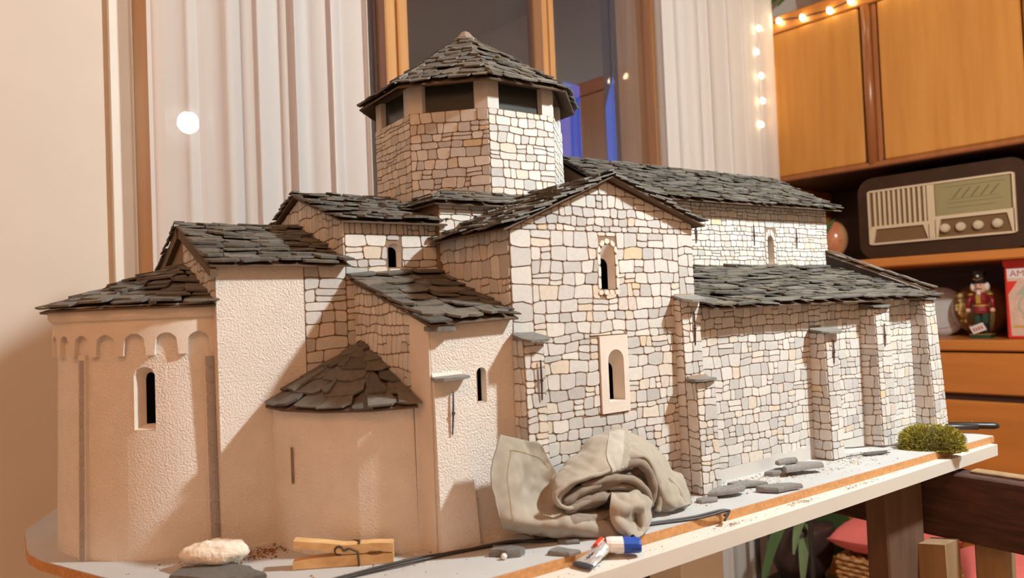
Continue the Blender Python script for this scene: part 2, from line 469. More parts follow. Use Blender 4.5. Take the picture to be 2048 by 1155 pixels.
# ------------------------------------------------------------------ slates
def slate_region(reg, fr, parent, seed, row=.0085, wr=(.014, .026), thick=.0013, over=1.9, lift=.0, tones=(.08, .155), rag=.38):
    rng = random.Random(seed); reg = ccw(reg)
    big = inset(reg, -.0022)
    u0, u1 = min(p[0] for p in reg), max(p[0] for p in reg); v0, v1 = min(p[1] for p in reg), max(p[1] for p in reg)
    k = 0; v = v0-.001
    while v < v1-row*.25:
        L = row*over; u = u0-.002-rng.uniform(0, wr[0]*.8)
        while u < u1+.002:
            w = rng.uniform(*wr); a, b = u+.0003, u+w-.0003; j = lambda s=1: rng.uniform(-rag, rag)*row*s
            vb = v+j(.7); c1, c2 = rng.uniform(.05, .3)*w, rng.uniform(.05, .3)*w
            p = [(a, vb+rng.uniform(.1, .5)*row), (a+c1, vb+j(.5)), ((a+b)/2, vb+j(.45)), (b-c2, vb+j(.5)), (b, vb+rng.uniform(.1, .5)*row),
                 (b-rng.uniform(0, .15)*w, v+L+j()), (a+rng.uniform(0, .15)*w, v+L+j())]
            u += w
            q = dedupe(clip(ccw(p), big))
            if len(q) < 3 or area(q) < 8e-6: continue
            t = thick*rng.uniform(.7, 1.6); tilt = thick*rng.uniform(1.3, 2.9); d0 = lift+rng.uniform(0, .0017); n = len(q)
            g = rng.uniform(*tones); wm = rng.uniform(.0, .14); c = (g*(1.06+wm*.5), g*(1+wm*.1), g*(.93-wm))
            dep = lambda vv: d0+tilt*max(0., 1.05-(vv-v)/L)
            sk = rng.uniform(-.07, .07); uc = (a+b)/2
            vs = [P3(fr, x, y, dep(y)+sk*(x-uc)) for x, y in q]; vs += [P3(fr, x, y, dep(y)+sk*(x-uc)+t) for x, y in inset(q, .00025)]
            f = [tuple(range(n))[::-1], tuple(range(n, 2*n))]+[(i, (i+1) % n, n+(i+1) % n, n+i) for i in range(n)]
            SLATES.append((px_area(vs[n:]) if fr[3].dot(CAMP-vs[n]) > 0 else px_area(vs[n:])*.15, parent, vs, f, c))
        v += row*rng.uniform(.88, 1.1); k += 1
def roof(name, root, E0, E1, R1, R0, seed, thick=.003, **kw):
    E0, E1 = Vector(E0), Vector(E1); fr = frame(E0, E1-E0, Vector(R1)-E1 if (Vector(R1)-E1).length > 1e-6 else Vector(R0)-E0)
    pts = [E0, E1, Vector(R1)]+([Vector(R0)] if R0 is not None else [])
    reg = [((p-E0).dot(fr[1]), (p-E0).dot(fr[2])) for p in pts]
    o = MB().prism(ccw(reg), fr, -thick, 0).out(name, 'deck', root)
    slate_region(reg, fr, o, seed, **kw)
    return o, fr

# ================================================================== the model church
YS, YC, AX = .492, .607, .72
XA, XB, XT0, XT1, XW = .140, .2475, .341, .558, 1.0
CH = empty('church_model', (.5, .72, 0), 'scale model church with slate roofs, drawn stone walls and an octagonal tower', 'model church')
Zv = Vector((0, 0, 1))
def S(y): return frame((0, y, 0), (1, 0, 0), Zv)
def NO(y): return frame((0, y, 0), (-1, 0, 0), Zv)
def EA(x): return frame((x, 0, 0), (0, -1, 0), Zv)
def WE(x): return frame((x, 0, 0), (0, 1, 0), Zv)
def ey(*pts): return [(-y, z) for y, z in pts]
def mir(y): return 2*AX-y
def win(u, z0, z1, w, k=.85, lift=.14, dep=.0065, m='plaster_smooth'):
    h = z1-z0; wi = w*k
    return (arch(u, z0, z1, w), arch(u-w/2+.0004+wi/2, z0+.0003, z1-h*lift, wi), dep, m)

# ---- choir: plaster bay, stone bay, the block in front of the tower
choir = wall('choir_plaster_wall', S(YC), [(XA, 0), (.21, 0), (.21, .2245), (XA, .2245)], 'plaster', CH)
w2 = win(.2945, .2215, .2432, .0125)
choir_s = wall('choir_stone_wall', S(YC+.0006), [(.21, 0), (.338, 0), (.338, .262), (XB, .262), (XB, .2245), (.21, .2245)], 'mortar', CH, [w2])
fr = S(YC+.0006)
stone_region([(.2105, .075), (XB, .075), (XB, .2235), (.2105, .2235)], fr, choir_s, 11, .0092, (.011, .021))
hw = [(.2945-.0072, .2205, .2945+.0072, .2442)]
stone_region([(XB, .206), (.338, .206), (.338, .2505), (XB, .2505)], fr, choir_s, 12, .0088, (.011, .021), hw)
stone_region([(XB, .2505), (.338, .2505), (.338, .2605), (XB, .2605)], fr, choir_s, 13, .0098, (.004, .0075))
stone_region([(XB, .12), (.268, .12), (.268, .206), (XB, .206)], fr, choir_s, 14, .0092, (.011, .02))
g = EA(XA-.0004)
o = wall('choir_gable_wall', g, ey((YC+.0008, 0), (mir(YC), 0), (mir(YC), .2245), (AX, .262), (YC+.0008, .2245)), 'plaster', CH)
MB().prism(ccw(ey((YC, .196), (mir(YC), .196), (mir(YC), .2240), (AX, .2615), (YC, .2240))), g, 0, .0004).out('gable_backing', 'mortar', o)
stone_region(ey((YC, .196), (.668, .196), (.668, .2455), (YC, .2255)), g, o, 15, .0085, (.006, .012))
stone_region(ey((.668, .22), (AX, .22), (AX, .261), (.668, .2455)), g, o, 16, .0085, (.006, .012))
wall('choir_north_wall', NO(mir(YC)), [(-.338, 0), (-XA, 0), (-XA, .2245), (-XB, .2245), (-XB, .262), (-.338, .262)], 'plaster', CH)
g = EA(XB-.0004)
o = wall('choir_upper_gable', g, ey((YC+.0014, .20), (mir(YC), .20), (mir(YC), .262), (AX, .2965), (YC+.0014, .262)), 'mortar', CH)
stone_region(ey((YC, .215), (AX, .215), (AX, .2955), (YC, .2615)), g, o, 17, .0125, (.0045, .0085), joint=.00065)
stone_region(ey((AX, .24), (mir(YC), .225), (mir(YC), .2615), (AX, .2955)), g, o, 18, .0125, (.0045, .0085), joint=.00065)
# roofs of the choir
kw = dict(row=.0100, wr=(.016, .032), thick=.0014)
roof('choir_roof', CH, (XA-.006, YC-.010, .2225), (XB+.001, YC-.010, .2225), (XB+.001, AX, .2665), (XA-.006, AX, .2665), 21, **kw)
roof('choir_roof', CH, (XB, mir(YC)+.010, .2225), (XA-.006, mir(YC)+.010, .2225), (XA-.006, AX, .2665), (XB, AX, .2665), 22, **kw)
for sy in (1, -1):     # the verge boards under the gable
    m = MB(); y0 = AX-sy*.004; y1 = AX-sy*(AX-YC+.008)
    m.prism(ccw(ey((y0, .2635), (y1, .2205), (y1, .2135), (y0, .2555))), EA(XA), .0008, .0058); m.out('verge_board', 'deck', CH)
kw = dict(row=.0088, wr=(.014, .028), thick=.0014)
roof('choir_upper_roof', CH, (XB-.006, YC-.010, .2605), (.345, YC-.010, .2605), (.345, AX, .2995), (XB-.006, AX, .2995), 23, **kw)
roof('choir_upper_roof', CH, (.345, mir(YC)+.010, .2605), (XB-.006, mir(YC)+.010, .2605), (XB-.006, AX, .2995), (.345, AX, .2995), 24, **kw)

# ---- main apse: cylinder with a splayed window, pilaster strips, arcade frieze, cornice, half cone roof
AC = (XA, AX)
def apt(a, r, z): return Vector((AC[0]-r*math.cos(a), AC[1]-r*math.sin(a), z))   # a = 0 east, +90 deg south
def apr(z): return .1035-.0045*z/.195
aw, ahw = 1.065, .078
def ang_px(a): return a
cols_a = [-PI/2+PI*i/44 for i in range(45)]
cols_a = [a for a in cols_a if abs(a-aw) > ahw+.012]+[aw-ahw+2*ahw*i/8 for i in range(9)]; cols_a.sort()
z0w, z1w = .0985, .1465
def wtop(a):
    k = (a-aw)/ahw; return z1w-.0062+.0062*math.sqrt(max(0, 1-k*k))
m = MB(); ZT = .193
for i in range(len(cols_a)-1):
    a, b = cols_a[i], cols_a[i+1]; inw = a >= aw-ahw-1e-6 and b <= aw+ahw+1e-6
    segs = [(0, 0, z0w, z0w), (wtop(a), wtop(b), ZT, ZT)] if inw else [(0, 0, z0w, z0w), (z0w, z0w, z1w-.0062, z1w-.0062), (z1w-.0062, z1w-.0062, ZT, ZT)]
    for za, zb, zc, zd in segs:
        m.add([apt(a, apr(za), za), apt(b, apr(zb), zb), apt(b, apr(zd), zd), apt(a, apr(zc), zc)], [(0, 1, 2, 3)])
        m.add([apt(a, apr(za)-.006, za), apt(b, apr(zb)-.006, zb), apt(b, apr(zd)-.006, zd), apt(a, apr(zc)-.006, zc)], [(3, 2, 1, 0)])
apse = m.out('apse_wall', 'plaster', CH, smooth=False)
loop = [(aw-ahw, z0w), (aw+ahw, z0w)]+[(aw+ahw-2*ahw*i/10, wtop(aw+ahw-2*ahw*i/10)) for i in range(11)]
inn = [(aw+.018+(a-aw)*.50, z0w+.0035+(z-z0w)*.83) for a, z in loop]
v = [apt(a, apr(z)+.0004, z) for a, z in loop]+[apt(a, apr(z)-.0085, z) for a, z in inn]; n = len(loop)
mk('window_reveal', v, [(i, n+i, n+(i+1) % n, (i+1) % n) for i in range(n)], 'plaster_smooth', apse)
m = MB()      # near-black sheet standing in for the shade behind the slit
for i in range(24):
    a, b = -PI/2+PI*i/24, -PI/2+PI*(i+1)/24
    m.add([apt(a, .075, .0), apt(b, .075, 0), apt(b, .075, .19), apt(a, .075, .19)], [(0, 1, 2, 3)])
m.out('apse_inner_shade', 'dark_inside', CH)
m = MB()      # arcade frieze with round notches
na = 14; fz0, fz1 = .1555, .1835; rr_o, rr_i = .1036, .0965
def notch(a):
    k = ((a+PI/2)/PI*na) % 1.0; t = abs(k-.5)/.36
    if t >= 1: return fz0
    return fz0+.0085+.0085*math.sqrt(max(0, 1-t*t)) if t < .98 else fz0+.004
fa = []
for i in range(na):
    for k in (0, .135, .145, .19, .25, .32, .41, .5, .59, .68, .75, .81, .855, .865): fa.append(-PI/2+PI*(i+k)/na)
fa.append(PI/2)
for i in range(len(fa)-1):
    a, b = fa[i], fa[i+1]; za, zb = notch(a+1e-6), notch(b-1e-6)
    q = [apt(a, rr_o, za), apt(b, rr_o, zb), apt(b, rr_o, fz1), apt(a, rr_o, fz1), apt(a, rr_i, za), apt(b, rr_i, zb)]
    m.add(q, [(0, 1, 2, 3), (1, 0, 4, 5)])
m.out('arcade_frieze', 'plaster_smooth', CH)
m = MB(); prof = [(.098, .1835), (.1052, .1835), (.1068, .1865), (.1068, .1945), (.098, .1945)]
K = 40
for i in range(K):
    a, b = -PI/2+PI*i/K, -PI/2+PI*(i+1)/K
    for j in range(len(prof)-1):
        (r0, z0), (r1, z1) = prof[j], prof[j+1]
        m.add([apt(a, r0, z0), apt(b, r0, z0), apt(b, r1, z1), apt(a, r1, z1)], [(0, 1, 2, 3)])
m.out('cornice', 'plaster_smooth', CH)
rng = random.Random(5)
for pa, pw in ((.55, .040), (1.535, .046), (-.55, .040)):
    base = None
    m = MB(); m.add([apt(pa-pw, .096, 0), apt(pa+pw, .096, 0), apt(pa+pw, .1064, 0), apt(pa-pw, .1064, 0), apt(pa-pw, .093, .157), apt(pa+pw, .093, .157), apt(pa+pw, .1028, .157), apt(pa-pw, .1028, .157)],
                    [(3, 2, 1, 0), (4, 5, 6, 7), (0, 1, 5, 4), (1, 2, 6, 5), (2, 3, 7, 6), (3, 0, 4, 7)])
    base = m.out('pilaster_strip', 'plaster_smooth', CH)
    z = .001; i = 0
    while z < .150:
        h = rng.uniform(.0085, .0125); q = []; m = MB(); pts = []
        for zz in (z, min(z+h-.0011, .156)):
            r = apr(zz)+.0019; pts += [[apt(pa+k*pw*.96, r+.0018*(1-k*k)+.0004, zz) for k in (-1, -.5, 0, .5, 1)]]
        v = pts[0]+pts[1]+[p+(p-Vector((AC[0], AC[1], p.z))).normalized()*-.004 for p in (pts[0][0], pts[0][4], pts[1][4], pts[1][0])]
        f = [(k, k+1, 6+k, 5+k) for k in range(4)]+[(10, 0, 5, 13), (4, 11, 12, 9), (5, 6, 7, 8, 9, 12, 13), (0, 10, 11, 4, 3, 2, 1)]
        if pa > -.3: mk('pilaster_block', v, f, 'pilaster_grey', base)
        z += h
APX = Vector((XA+.001, AX, .2295)); KF = 8
for i in range(KF):
    a, b = -PI/2+PI*i/KF, -PI/2+PI*(i+1)/KF
    roof('apse_roof', CH, apt(a, .1125, .1925), apt(b, .1125, .1925), APX, None, 40+i, row=.0125, wr=(.022, .036), thick=.0016, rag=.2)

# ---- crossing block and tower
TC = (.452, .72)
cr = wall('crossing_wall', S(.601), [(.338, .0), (.5655, .0), (.5655, .2815), (.338, .2815)], 'mortar', CH)
stone_region([(.338, .225), (.5655, .225), (.5655, .2755), (.338, .2755)], S(.601), cr, 51, .0085, (.010, .019))
stone_region([(.338, .2755), (.5655, .2755), (.5655, .281), (.338, .281)], S(.601), cr, 52, .006, (.012, .02))
for nm, frm, p in (('crossing_wall', EA(.3376), ey((.6018, .2), (.839, .2), (.839, .2815), (.6018, .2815))), ('crossing_wall', NO(.839), [(-.5655, 0), (-.338, 0), (-.338, .2815), (-.5655, .2815)]), ('crossing_wall', WE(.5655), [(.601, 0), (.839, 0), (.839, .2815), (.601, .2815)])):
    wall(nm, frm, p, 'mortar', CH)
def octp(a, k, z):     # corner k of the octagon with apothem a; 0 = S/SE, 1 = S/SW ...
    h = a*math.tan(PI/8)
    c = [(-h, -a), (h, -a), (a, -h), (a, h), (h, a), (-h, a), (-a, h), (-a, -h)][k % 8]
    return Vector((TC[0]+c[0], TC[1]+c[1], z))
q = [Vector((.330, .593, .2795)), Vector((.574, .593, .2795)), Vector((.574, .847, .2795)), Vector((.330, .847, .2795))]
tp = [Vector((TC[0]+x, TC[1]+y, .2925)) for x, y in ((-.1, -.1), (.1, -.1), (.1, .1), (-.1, .1))]
for i in range(4):
    roof('crossing_roof', CH, q[i], q[(i+1) % 4], tp[(i+1) % 4], tp[i], 60+i, row=.0085, wr=(.016, .03), thick=.0014)
TZ0, TZ1, TZ2 = .275, .384, .4165
for k in range(8):     # face k from corner k to k+1
    A, B = octp(.1, k, 0), octp(.1, k+1, 0); L = (B-A).length
    fr = frame(A, B-A, Zv)
    o = wall('tower_wall', fr, [(0, TZ0), (L, TZ0), (L, TZ1), (0, TZ1)], 'mortar', CH)
    if k in (0, 1, 7, 6, 5):
        stone_region([(0, TZ0+.012), (L, TZ0+.012), (L, TZ1), (0, TZ1)], fr, o, 70+k, .0078, (.0085, .0175), joint=.0006)
for k in range(8):     # corner piers of the belfry and dark panes between them
    A, Bn, Bp = octp(.0995, k, 0), octp(.0995, k+1, 0), octp(.0995, k-1, 0)
    d1 = (Bn-A).normalized()*.0135; d2 = (Bp-A).normalized()*.0135; c = (Vector((TC[0], TC[1], 0))-A).normalized()*.008
    ring = [A, A+d1, A+d1+c, A+c, A+d2+c, A+d2]
    v = [p+Zv*TZ1 for p in ring]+[p+Zv*TZ2 for p in ring]; n = 6
    mk('belfry_pier', v, [tuple(range(n)), tuple(range(n, 2*n))[::-1]]+[(i, n+i, n+(i+1) % n, (i+1) % n) for i in range(n)], 'grey_card', CH)
    A, B = octp(.0945, k, 0), octp(.0945, k+1, 0); fr = frame(A, B-A, Zv); L = (B-A).length
    MB().prism([(.002, TZ1-.002), (L-.002, TZ1-.002), (L-.002, TZ2), (.002, TZ2)], fr, -.001, 0).out('belfry_pane', 'belfry_glass', CH)
m = MB(); v = [octp(.0985, k, TZ1) for k in range(8)]+[octp(.0985, k, TZ1-.004) for k in range(8)]
mk('belfry_floor', v, [tuple(range(8)), tuple(range(8, 16))[::-1]]+[(i, 8+i, 8+(i+1) % 8, (i+1) % 8) for i in range(8)], 'deck', CH)
v = [octp(.1, k, TZ2) for k in range(8)]+[octp(.1, k, TZ2-.004) for k in range(8)]
mk('belfry_ceiling', v, [tuple(range(8)), tuple(range(8, 16))[::-1]]+[(i, 8+i, 8+(i+1) % 8, (i+1) % 8) for i in range(8)], 'deck', CH)
APT = Vector((TC[0]-.003, TC[1], .4925))
for k in range(8):
    roof('tower_roof', CH, octp(.1165, k, .4085), octp(.1165, k+1, .4085), APT, None, 80+k, row=.0112, wr=(.015, .028), thick=.0018, tones=(.10, .175), lift=.0006)
m = MB(); m.lathe((APT.x, APT.y, 0), [(.0135, .4885), (.0130, .4920), (.0085, .4955), (.0055, .4995), (.0015, .5015)], 9, col=(.27,.21,.16)); m.out('tower_cap', 'chips', CH)

# ---- south transept
fr = S(YS)
XM = .4485
up_w = (arch(.4465, .1935, .2335, .0165), arch(.4455, .1938, .2215, .0138), .0070, 'plaster_smooth')
lo_w = (arch(.4495, .0945, .1400, .0185), arch(.4475, .0950, .1285, .0142), .0085, 'plaster_smooth')
tr = wall('transept_gable_wall', fr, [(XT0, 0), (XT1, 0), (XT1, .2555), (XM, .2905), (XT0, .2455)], 'mortar', CH, [up_w, lo_w])
hol = [(.4365, .1905, .4565, .2405), (.4308, .0835, .4655, .1530)]
stone_region([(XT0+.021, .0), (XT1-.021, .0), (XT1-.021, .2445), (XT0+.021, .2445)], fr, tr, 101, .0096, (.0085, .0215), hol)
stone_region([(XT0, .1585), (XT0+.021, .1585), (XT0+.021, .2445), (XT0, .2445)], fr, tr, 102, .0125, (.014, .021))
stone_region([(XT1-.021, .186), (XT1, .186), (XT1, .2445), (XT1-.021, .2445)], fr, tr, 103, .0125, (.010, .021))
stone_region([(XT0, .2445), (XT1, .2445), (XT1, .2548), (XM, .2895), (XT0+.002, .2455)], fr, tr, 104, .0084, (.0075, .018))
rng = random.Random(9)      # stones framing the upper window
u0, w_, zs, zt = .4465, .0165, .1935, .2335; ro, ri = .0128, .0084; zc = zt-w_/2
for i in range(3):
    z0, z1 = zs+(zc-zs)*i/3, zs+(zc-zs)*(i+1)/3
    for s in (-1, 1): add_stone([(u0+s*ri, z0), (u0+s*ro, z0), (u0+s*ro, z1), (u0+s*ri, z1)], fr, tr, rng, .0009, .0012, (.76, .72, .64))
for i in range(5):
    a, b = PI*i/5, PI*(i+1)/5
    add_stone([(u0+ri*math.cos(a), zc+ri*math.sin(a)), (u0+ro*math.cos(a), zc+ro*1.08*math.sin(a)), (u0+ro*math.cos((a+b)/2), zc+ro*1.1*math.sin((a+b)/2)), (u0+ro*math.cos(b), zc+ro*1.08*math.sin(b)), (u0+ri*math.cos(b), zc+ri*math.sin(b))], fr, tr, rng, .0009, .0012, (.76, .71, .62))
for i in range(4):
    a = u0-ro+2*ro*i/4; add_stone([(a, zs-.0055), (a+ro/2, zs-.0055), (a+ro/2, zs), (a, zs)], fr, tr, rng, .0009, .0012, (.74, .66, .55))
# the smooth panel round the lower window
A = [(.4315, .0845), (.4648, .0845), (.4648, .1524), (.4315, .1524)]; H = arch(.4495, .0945, .1400, .0185)
tri = tessellate_polygon([[Vector((a, b, 0)) for a, b in A], [Vector((a, b, 0)) for a, b in H[::-1]]]); fl = A+H[::-1]; n = len(fl)
v = [P3(fr, a, b, .0024) for a, b in fl]+[P3(fr, a, b, 0) for a, b in fl]
f = [tuple(t) for t in tri]+[(i, n+i, n+(i+1) % 4, (i+1) % 4) for i in range(4)]+[(4+i, n+4+i, n+4+(i+1) % (n-4), 4+(i+1) % (n-4)) for i in range(n-4)]
mk('window_panel', v, f, 'plaster_smooth', CH)
g = EA(XT0-.0004)
o = wall('transept_east_wall', g, ey((YS+.0008, 0), (.600, 0), (.600, .2455), (YS+.0008, .2455)), 'mortar', CH)
stone_region(ey((YS, .168), (.601, .168), (.601, .2445), (YS, .2445)), g, o, 105, .0125, (.007, .014))
wall('transept_west_wall', WE(XT1), [(YS, 0), (.601, 0), (.601, .2555), (YS, .2555)], 'mortar', CH)
kw = dict(row=.0092, wr=(.014, .028), thick=.0013)
roof('transept_roof', CH, (XT0-.011, .6055, .2432), (XT0-.011, YS-.0095, .2432), (XM, YS-.0095, .2935), (XM, .6055, .2935), 111, **kw)
roof('transept_roof', CH, (XT1+.010, YS-.0095, .2532), (XT1+.010, .6055, .2532), (XM, .6055, .2935), (XM, YS-.0095, .2935), 112, **kw)

# ---- buttresses: body with battered front, stones on front and east side, slate cap
def cap(c, a, b, seed, tilt=.18, yaw_=0, h=.0022):
    rng = random.Random(seed); n = 8; m = MB()
    pts = []
    for k in range(n):
        t = 2*PI*(k+.5)/n; s = rng.uniform(.86, 1.08); x, y = a*s*math.copysign(abs(math.cos(t))**.6, math.cos(t)), b*s*math.copysign(abs(math.sin(t))**.6, math.sin(t))
        x, y = x*math.cos(yaw_)-y*math.sin(yaw_), x*math.sin(yaw_)+y*math.cos(yaw_)
        pts.append((c[0]+x, c[1]+y, c[2]+y*tilt))
    v = [Vector(p) for p in pts]+[Vector(p)+Vector((0, 0, h*rng.uniform(.8, 1.2))) for p in pts]
    g_ = rng.uniform(.15, .23); f = [tuple(range(n))[::-1], tuple(range(n, 2*n))]+[(i, (i+1) % n, n+(i+1) % n, n+i) for i in range(n)]
    return mk('cap_slate', v, f, 'slate', CH, cols=[(g_*1.03, g_, g_*.93)]*len(v))
def buttress(x0, x1, yt, yb, zt, seed, back=YS, mat='mortar', stones=True, z0=0, capc=True, row=.0095, x0b=None, x1b=None, side=True):
    x0b = x0 if x0b is None else x0b; x1b = x1 if x1b is None else x1b
    v = [(x0b, back, z0), (x1b, back, z0), (x1b, yb, z0), (x0b, yb, z0), (x0, back, zt+.006), (x1, back, zt+.006), (x1, yt, zt), (x0, yt, zt)]
    o = mk('buttress', v, [(0, 1, 2, 3), (7, 6, 5, 4), (3, 2, 6, 7), (0, 3, 7, 4), (1, 5, 6, 2), (0, 4, 5, 1)], mat, CH)
    if stones:
        fr = frame((x0b, yb, z0), (1, 0, 0), (0, yt-yb, zt-z0)); L = math.hypot(yt-yb, zt-z0)
        stone_region([(0, .001), (x1b-x0b, .001), (x1-x0b, L), (x0-x0b, L)], fr, o, seed, row, (.008, .014))
        if side:
            fr = frame((x0b, back, z0), (0, -1, 0), Zv)
            stone_region([(0, .001), (back-yb, .001), (back-yt, zt-z0), (0, zt-z0)], fr, o, seed+1, row*1.15, (.007, .014))
    return o
buttress(.3405, .3605, .4775, .474, .1545, 201)
cap((.350, .4805, .1555), .0145, .0125, 1, .25)
buttress(.529, .5545, .4835, .480, .182, 203)
cap((.540, .4835, .1825), .0165, .0135, 2, .25)
buttress(.5305, .5565, .4705, .468, .104, 205, back=.482, side=True)
cap((.541, .4735, .1055), .0150, .0105, 3, .05)
buttress(.7425, .7650, .4725, .4700, .139, 207)
cap((.752, .478, .1405), .0195, .0135, 4, .16)
buttress(.8455, .8765, .4725, .4700, .162, 209)
cap((.861, .479, .1650), .0200, .0135, 5, .16)
buttress(.9640, .9890, .4735, .466, .168, 211, x1b=.993)
cap((.976, .482, .1705), .0195, .0140, 6, .1)
o = buttress(.2655, .2915, .4890, .4855, .128, 0, mat='plaster', stones=False, x1b=.2990)
cap((.278, .4870, .1290), .0165, .0085, 7, .10)
cap((.2735, .4895, .1655), .0125, .0075, 8, .05, h=.0035)
def tie(x, y, z0, z1, lean=.0):
    m = MB(); zc = (z0+z1)/2
    m.tube([(x-lean, y-.0011, z1), (x, y-.0016, zc), (x+lean, y-.0011, z0)], [.0006, .0009, .0006], 6)
    m.ball((x, y-.0018, zc), .0015, 8, 5); m.out('tie_bar', 'iron', CH)
tie(.3545, .4755, .106, .138); tie(.2795, .4878, .087, .119, -.001); tie(.5445, .4825, .138, .17); tie(.7545, .4715, .105, .131); tie(.861, .4715, .117, .144)
for x, z in ((.716, .266), (.830, .264), (.924, .262)): tie(x, .6245, z-.014, z+.014)

# ---- south chapel (plaster) with its lean-to roof and the small apse
cw = win(.3093, .1080, .1352, .0085, .85, .0, .0060, 'plaster_smooth')
wall('chapel_south_wall', S(YS), [(.2655, 0), (XT0, 0), (XT0, .1735), (.2655, .1695)], 'plaster', CH, [cw])
CE = Vector((.2550, YC, 0)); g = frame(CE, Vector((.2652, YS, 0))-CE, Zv)      # the east wall stands slightly askew
def cu_(*pts): return [((YC-y)*1.0042, z) for y, z in pts]
o = wall('chapel_east_wall', g, cu_((YS+.0008, 0), (YC-.0005, 0), (YC-.0005, .2085), (YS+.0008, .1695)), 'mortar', CH)
stone_region(cu_((.518, .09), (YC, .09), (YC, .2075), (.518, .1785)), g, o, 121, .0118, (.0055, .0105), joint=.00065)
MB().prism(ccw(cu_((YS+.0002, 0), (.5185, 0), (.5185, .178), (YS+.0002, .169))), g, 0, .0012).out('chapel_corner_render', 'plaster_smooth', o)
roof('chapel_roof', CH, (.2615, YS-.009, .1700), (XT0, YS-.009, .1725), (XT0, YC, .2145), (.2510, YC, .2120), 131, row=.0135, wr=(.022, .038), thick=.0015)
SA = Vector((.2590, .605, 0)); SR = .0785; m = MB(); K = 16; a0, a1 = -.18, PI/2
def spt(a, r, z): return Vector((SA.x-r*math.cos(a), SA.y-r*1.2*math.sin(a), z))
for i in range(K):
    a, b = a0+(a1-a0)*i/K, a0+(a1-a0)*(i+1)/K
    m.add([spt(a, SR+.001, 0), spt(b, SR+.001, 0), spt(b, SR, .113), spt(a, SR, .113)], [(0, 1, 2, 3)])
jn = spt(a1, SR+.001, 0); m.add([jn, jn+Vector((.008, 0, 0)), jn+Vector((.008, 0, .113)), jn+Zv*.113], [(0, 1, 2, 3)])
m.add([spt(a0, SR, .113)]+[spt(a0+(a1-a0)*i/K, SR, .113) for i in range(K+1)]+[SA+Zv*.113], [tuple(range(1, K+3))])
sap = m.out('small_apse_wall', 'plaster', CH)
MB().add([spt(.34, SR+.0016, .052), spt(.37, SR+.0016, .052), spt(.37, SR+.0016, .080), spt(.34, SR+.0016, .080)], [(0, 1, 2, 3)]).out('wall_scratch', 'mortar', sap)
AP2 = Vector((.2570, .5990, .1545)); KF = 4
for i in range(KF):
    a, b = -.12+(PI/2+.12)*i/KF, -.12+(PI/2+.12)*(i+1)/KF
    roof('small_apse_roof', CH, spt(a, SR+.007, .1095), spt(b, SR+.007, .1095), AP2, None, 140+i, row=.0175, wr=(.026, .044), thick=.0018, rag=.12, tones=(.085, .14))

# ---- nave and south aisle
YN, XN0 = .625, .575
nw = win(.8655, .2255, .2640, .0125, .85, .0, .008)
fr = S(YN)
na_ = wall('nave_wall', fr, [(XN0, .15), (XW, .15), (XW, .3045), (XN0, .3045)], 'mortar', CH, [nw])
stone_region([(XN0, .214), (XW, .214), (XW, .3035), (XN0, .3035)], fr, na_, 151, .0074, (.008, .018), [(.8655-.0115, .2255, .8655+.0115, .2750)], joint=.0006)
rng = random.Random(4); u0, ro, ri = .8655, .0115, .0064; zc = .2640-.00625
for i in range(6):
    a, b = PI*i/6, PI*(i+1)/6
    add_stone([(u0+ri*math.cos(a), zc+ri*math.sin(a)), (u0+ro*math.cos(a), zc+1.4*ro*math.sin(a)), (u0+ro*math.cos(b), zc+1.4*ro*math.sin(b)), (u0+ri*math.cos(b), zc+ri*math.sin(b))], fr, na_, rng, .0008, .001, (.76, .73, .68))
for i in range(4):
    z0, z1 = .2255+(zc-.2255)*i/4, .2255+(zc-.2255)*(i+1)/4
    for s in (-1, 1): add_stone([(u0+s*ri, z0), (u0+s*ro, z0), (u0+s*ro, z1), (u0+s*ri, z1)], fr, na_, rng, .0008, .001, (.74, .71, .66))
gp = [(YN, .15), (mir(YN), .15), (mir(YN), .3045), (AX, .3605), (YN, .3045)]
wall('nave_east_gable', EA(XN0), ey(*gp), 'deck', CH)
wall('nave_west_gable', WE(XW), gp, 'mortar', CH)
wall('nave_north_wall', NO(mir(YN)), [(-XW, .0), (-XN0, .0), (-XN0, .3045), (-XW, .3045)], 'plaster', CH)
kw = dict(row=.0078, wr=(.015, .034), thick=.0013, tones=(.085, .155))
roof('nave_roof', CH, (XN0+.002, YN-.021, .3015), (XW+.008, YN-.021, .3015), (XW+.008, AX, .3650), (XN0+.002, AX, .3650), 161, **kw)
roof('nave_roof', CH, (XW+.008, mir(YN)+.021, .3015), (XN0+.002, mir(YN)+.021, .3015), (XN0+.002, AX, .3650), (XW+.008, AX, .3650), 162, row=.011, wr=(.02, .035))
fr = S(YS)
ai = wall('aisle_wall', fr, [(XT1, 0), (XW, 0), (XW, .1745), (XT1, .1745)], 'mortar', CH)
for x0, x1, sd in ((XT1, .7425, 171), (.7650, .8455, 172), (.8765, .9640, 173)):
    stone_region([(x0, .0125), (x1, .0125), (x1, .1735), (x0, .1735)], fr, ai, sd, .0090, (.0085, .0195))
    MB().prism([(x0, 0), (x1, 0), (x1, .0122 if sd > 171 else .0165), (x0, .0115)], fr, 0, .0008).out('plinth', 'grey_card', ai)
for x0, x1, z0, sd in ((.7425, .7650, .1465, 174), (.8455, .8765, .1695, 175)):
    stone_region([(x0, z0), (x1, z0), (x1, .1735), (x0, .1735)], fr, ai, sd, .0090, (.0085, .0195))
roof('aisle_roof', CH, (XT1, YS-.021, .1720), (XW+.004, YS-.021, .1720), (XW+.004, YN, .2205), (XT1, YN, .2205), 181, row=.0098, wr=(.019, .043), thick=.0015, tones=(.085, .155))
wall('west_wall', WE(XW), [(YS, 0), (YN, 0), (YN, .239), (YS, .1835)], 'grey_card', CH)
MB().prism([(YS-.012, .172), (YN, .222), (YN, .240), (YS-.004, .1845)], WE(XW), -.004, .0035).out('west_parapet', 'grey_card', CH)
